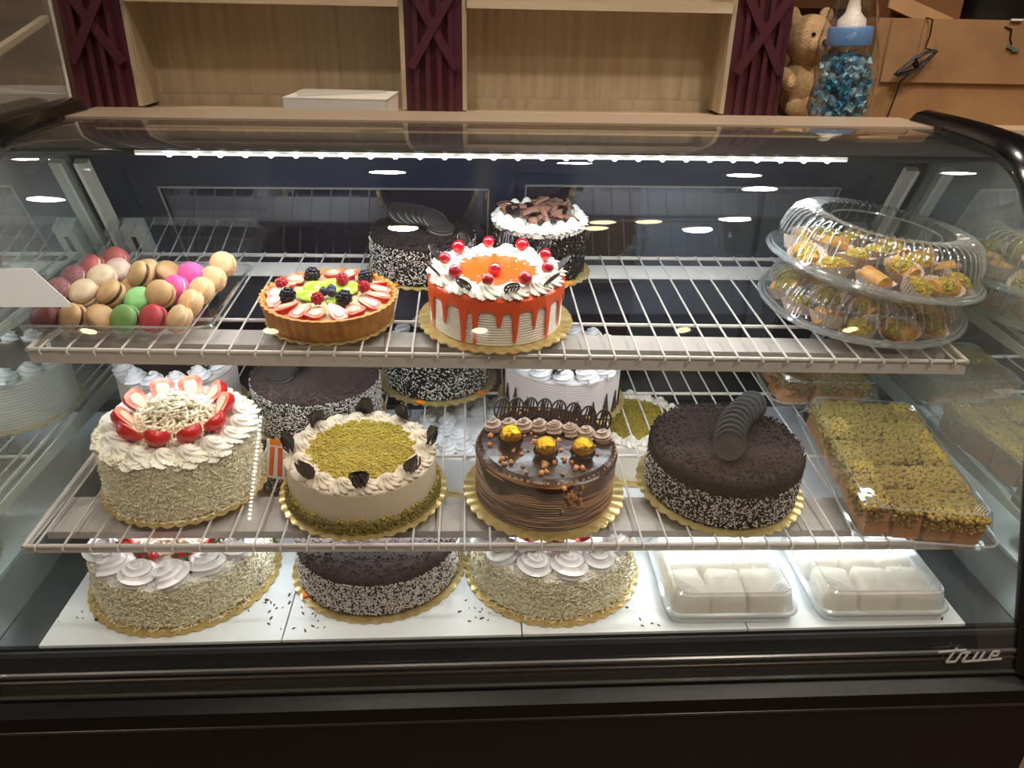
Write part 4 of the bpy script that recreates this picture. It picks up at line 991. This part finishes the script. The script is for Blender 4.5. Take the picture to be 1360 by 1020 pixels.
# ---- clamshell trays of pistachio pastries
def clam(X, Y, S, hx, hy, h, rz, label, base_m=plastic, lid_m=plastic, ribs=True):
    t = thing('clamshell_tray', label, 'tray', (X, Y, S.z(X, Y)+.0006), S.rot(X, Y, rz))
    part('tray_base', tub([(rr_loop(hx*.93, hy*.94, .018), .001), (rr_loop(hx*.97, hy*.97, .02), .016), (rr_loop(hx, hy, .022), .0175), (rr_loop(hx*1.005, hy*1.005, .022), .0155)]), base_m, t, sharp=40)
    part('tray_lid', tub([(rr_loop(hx*.84, hy*.88, .016), h), (rr_loop(hx*.89, hy*.92, .02), h-.004), (rr_loop(hx*.955, hy*.96, .02), .020), (rr_loop(hx*1.0, hy*1.0, .022), .0185)]), lid_m, t, sharp=30)
    mb = MB(); mb.tube([(x, y, .018) for x, y in rr_loop(hx, hy, .022)], .0016, 6, closed=True); part('rim', mb, plastic2, t)
    mb = MB(); mb.tube([(x, y, h-.0005) for x, y in rr_loop(hx*.845, hy*.885, .016)], .0010, 6, closed=True); part('lid_edge', mb, plastic2, t)
    if ribs:
        me = None
        for sx in (-1, 1):
            for sy in (-1, 1):
                for k in range(5):
                    q = .010+k*.005; mb = MB()
                    mb.tube([(sx*(hx*.84-q), sy*(hy*.88), h+.0002), (sx*(hx*.84-q*.55), sy*(hy*.88-q*.55), h+.0006), (sx*hx*.84, sy*(hy*.88-q), h+.0002)], .0007, 5); part('corner_rib', mb, plastic2, t)
    return t
def block_mesh():
    mb = MB(); v = rr_loop(.5, .5, .12, 3); s = tub([(v, 0), (v, .6), ([(x*.93, y*.93) for x, y in v], .85), ([(x*.72, y*.72) for x, y in v], 1.0)], cap=False); mb.add(s.v, s.f); n_ = len(v); mb.f.append(tuple(range(3*n_, 4*n_))); mb.mi.append(0)
    return mb.mesh('pastry_body', mat('pastry_orange', (206, 150, 86), .55, c2=(176, 104, 48), scale=30, bump=.5, bscale=120), 60)
BLOCK = block_mesh()
tray_nut = [mat('tray_pistachio_a', (150, 124, 56), .8), mat('tray_pistachio_b', (134, 102, 50), .8), mat('tray_pistachio_c', (162, 138, 62), .8)]
def nutblock(parent, sx, sy, h, n):
    L = []
    for i in range(n):
        x, y = rng.uniform(-.52, .52, 2); e = max(abs(x), abs(y)); z = h*(1.02-.10*max(0, e-.36)/.14); zz = z if rng.random() < .72 else h*rng.uniform(.45, 1)
        if zz < z:
            if abs(x) > abs(y): x = math.copysign(.51, x)
            else: y = math.copysign(.51, y)
        L.append(TM(rot3(*rng.uniform(0, 3, 3)), np.array((.0046, .0038, .003))*rng.uniform(.5, 1.5), (x*sx, y*sy, zz+rng.uniform(0, .0025))))
    return instances('pistachio_crumbs', BOXV, BOXF, L, tray_nut[int(rng.integers(3))], parent)
def pastries(t, nx, ny, hx, hy, h, label, group, ncr=420, bodym=None, crumbs=True):
    Mx = Matrix.Translation(t.location) @ t.rotation_euler.to_matrix().to_4x4(); sx, sy = 2*hx/nx, 2*hy/ny; cache = []
    for i in range(nx):
        for j in range(ny):
            hh = h; lm = Mx @ Matrix.Translation((-hx+sx*(i+.5)+random.uniform(-.002, .002), -hy+sy*(j+.5), .0025)) @ Matrix.Rotation(random.uniform(-.12, .12), 4, 'Z') @ Matrix.Rotation(random.uniform(-.10, .10)*crumbs, 4, 'X') @ Matrix.Rotation(random.uniform(-.10, .10)*crumbs, 4, 'Y')
            p = thing('pistachio_pastry' if crumbs else 'cream_pastry', label, 'pastry', lm.to_translation(), lm.to_euler(), group)
            link('pastry_body', bodym or BLOCK, p, scale=(sx*.92, sy*.92, hh)); p.location.z += random.uniform(0, .007) if crumbs else 0
            if crumbs:
                if len(cache) < 4: cache.append(nutblock(p, sx*.97, sy*.97, hh, ncr).data)
                else: o = link('pistachio_crumbs', random.choice(cache), p); o['kind'] = 'stuff'
t = clam(.612, .258, MID, .104, .178, .060, R(-7), 'large clear clamshell tray of pistachio pastries at the front of the lower wire shelf')
pastries(t, 4, 5, .088, .160, .046, 'pistachio coated pastry square packed in the large front clamshell tray', 'pistachio pastries in the large front tray')
t = clam(.610, .560, MID, .104, .090, .058, R(-2), 'small clear clamshell tray of bright pistachio pastries behind the large one')
pastries(t, 3, 2, .088, .074, .042, 'pistachio coated pastry in the small rear clamshell tray', 'pistachio pastries in the small rear tray', 520)

# ------------------------------------------------------------------ deck level
t = shred_cake('white cake in ivory shreds with strawberries and leaves, standing on the deck', -.510, .202, DECK, .126, .074, .141, n=4600, cr=whitecream)
ring(t, rosette_mesh('cream_rosette', .027, .024, whitecream), 14, .106, .073, 'cream_rosette', jit=.05, tilt=-.22)
top_flakes('white_curls', 0, .06, .080, 300, (.016, .006, .0012), MATS['curl_ivory'], t, tilt=.4, dome=.012)
for k in range(9):
    a = .2+2*PI*k/9; o = link('strawberry_half', STRAW, t, (.072*math.cos(a), .072*math.sin(a), .084), (Matrix.Rotation(a-PI/2, 3, 'Z') @ Matrix.Rotation(R(-60), 3, 'X')).to_euler(), 1.25)
    c = link('leaf_crown', CROWN, o, (0, -.004, .011))

t = crumb_cake('wide grey crumb cake on the deck between two ivory cakes', -.212, .214, DECK, .125, .076, .136, dark=crumbmid, nw=4600, nd=900, wz=(.02, .9), bits=MATS['crumb_mid_bits'])
cookie_row(t, (-.015, .055), (-.045, .020), .077, 4, lean=14, s=1.1)
tagsticker(t, 3.75, .127)

t = shred_cake('ivory shredded cake with plain white rosettes standing on the deck beside the cream pastry trays', .062, .200, DECK, .124, .074, .138, n=4600, cr=whitecream)
ring(t, rosette_mesh('cream_rosette', .028, .025, whitecream), 13, .103, .073, 'cream_rosette', jit=.05, tilt=-.22)
for k in range(7):
    a = .2+2*PI*k/7; link('strawberry_half', STRAW, t, (.058*math.cos(a), .058*math.sin(a), .084), (Matrix.Rotation(a-PI/2, 3, 'Z') @ Matrix.Rotation(R(-60), 3, 'X')).to_euler(), 1.25)
tagsticker(t, 2.75, .131)

# rear deck cakes glimpsed between the wires
t = cake('deck cake with pistachio top and ivory piped border, behind the cream pastry trays', .250, .545, DECK, .125)
link('cake_body', body_mesh(.112, .078, cream), t)
mb = MB(); mb.lathe([(.088, .077), (.084, .082), (.0001, .083)], 48); part('pistachio_top', mb, pist, t)
ring(t, SHELL['cream'], 18, .096, .078, 'cream_swirl', s=1.1)
top_flakes('pistachio_crumbs', 0, .082, .083, 900, (.003, .0024, .002), pistb, t, tilt=.8)
t = cake('white rosette covered cake at the back of the deck', -.060, .510, DECK, .125)
link('cake_body', body_mesh(.112, .080, whitecream), t); ring(t, ROS['cream_white'], 18, .094, .080, 'cream_rosette', s=1.2); ring(t, ROS['cream_white'], 9, .055, .082, 'cream_rosette', s=1.2)
t = crumb_cake('speckled crumb cake at the back of the deck behind the ivory strawberry cake', -.400, .520, DECK, .112, .080, .124, nw=1500, nd=500)

# trays of cream pastries
fog = clear('foggy_plastic', (.96, .97, .98), .12, .12, film=.34, filmc=(226, 230, 232))
foam = mat('foam_white', (232, 234, 236), .45)
creamblock_m = mat('cream_pastry', (240, 228, 204), .5, c2=(232, 216, 188), scale=20)
CB = BLOCK.copy(); CB.materials.clear(); CB.materials.append(creamblock_m)
for X, Y, hx, lab, g in ((.318, .150, .098, 'white clamshell tray of cream pastries beside the ivory shredded cake', 'cream pastries in the tray beside the ivory cake'), (.545, .148, .100, 'white clamshell tray of cream pastries at the right end of the deck', 'cream pastries in the end tray')):
    t = clam(X, Y, DECK, hx, .092, .052, R(-1), lab, base_m=foam, lid_m=fog)
    pastries(t, 3, 2, hx*.86, .076, .036, 'cream white pastry square in the '+('tray beside the ivory cake' if X < .4 else 'end tray'), g, bodym=CB, crumbs=False)
# spilled crumbs on the deck
L = []
for (cx, cy, n_, sp) in ((-.34, .10, 16, .03), (-.30, .085, 10, .02), (-.60, .11, 14, .03), (-.05, .10, 22, .02), (-.38, .13, 10, .02), (.2, .07, 5, .02), (.62, .08, 8, .03)):
    for k in range(n_):
        L.append(TM(rot3(0, 0, rng.uniform(0, 3)), np.array((.005, .0018, .0012))*rng.uniform(.5, 1.3), (cx+rng.normal(0, sp), max(.062, cy+rng.normal(0, sp*.6)), .5908)))
o = instances('spilled_crumbs', BOXV, BOXF, L, mat('crumb_brown', (96, 72, 52), .8), None)
tag(o, 'dark chocolate crumbs scattered on the white deck', 'crumbs')
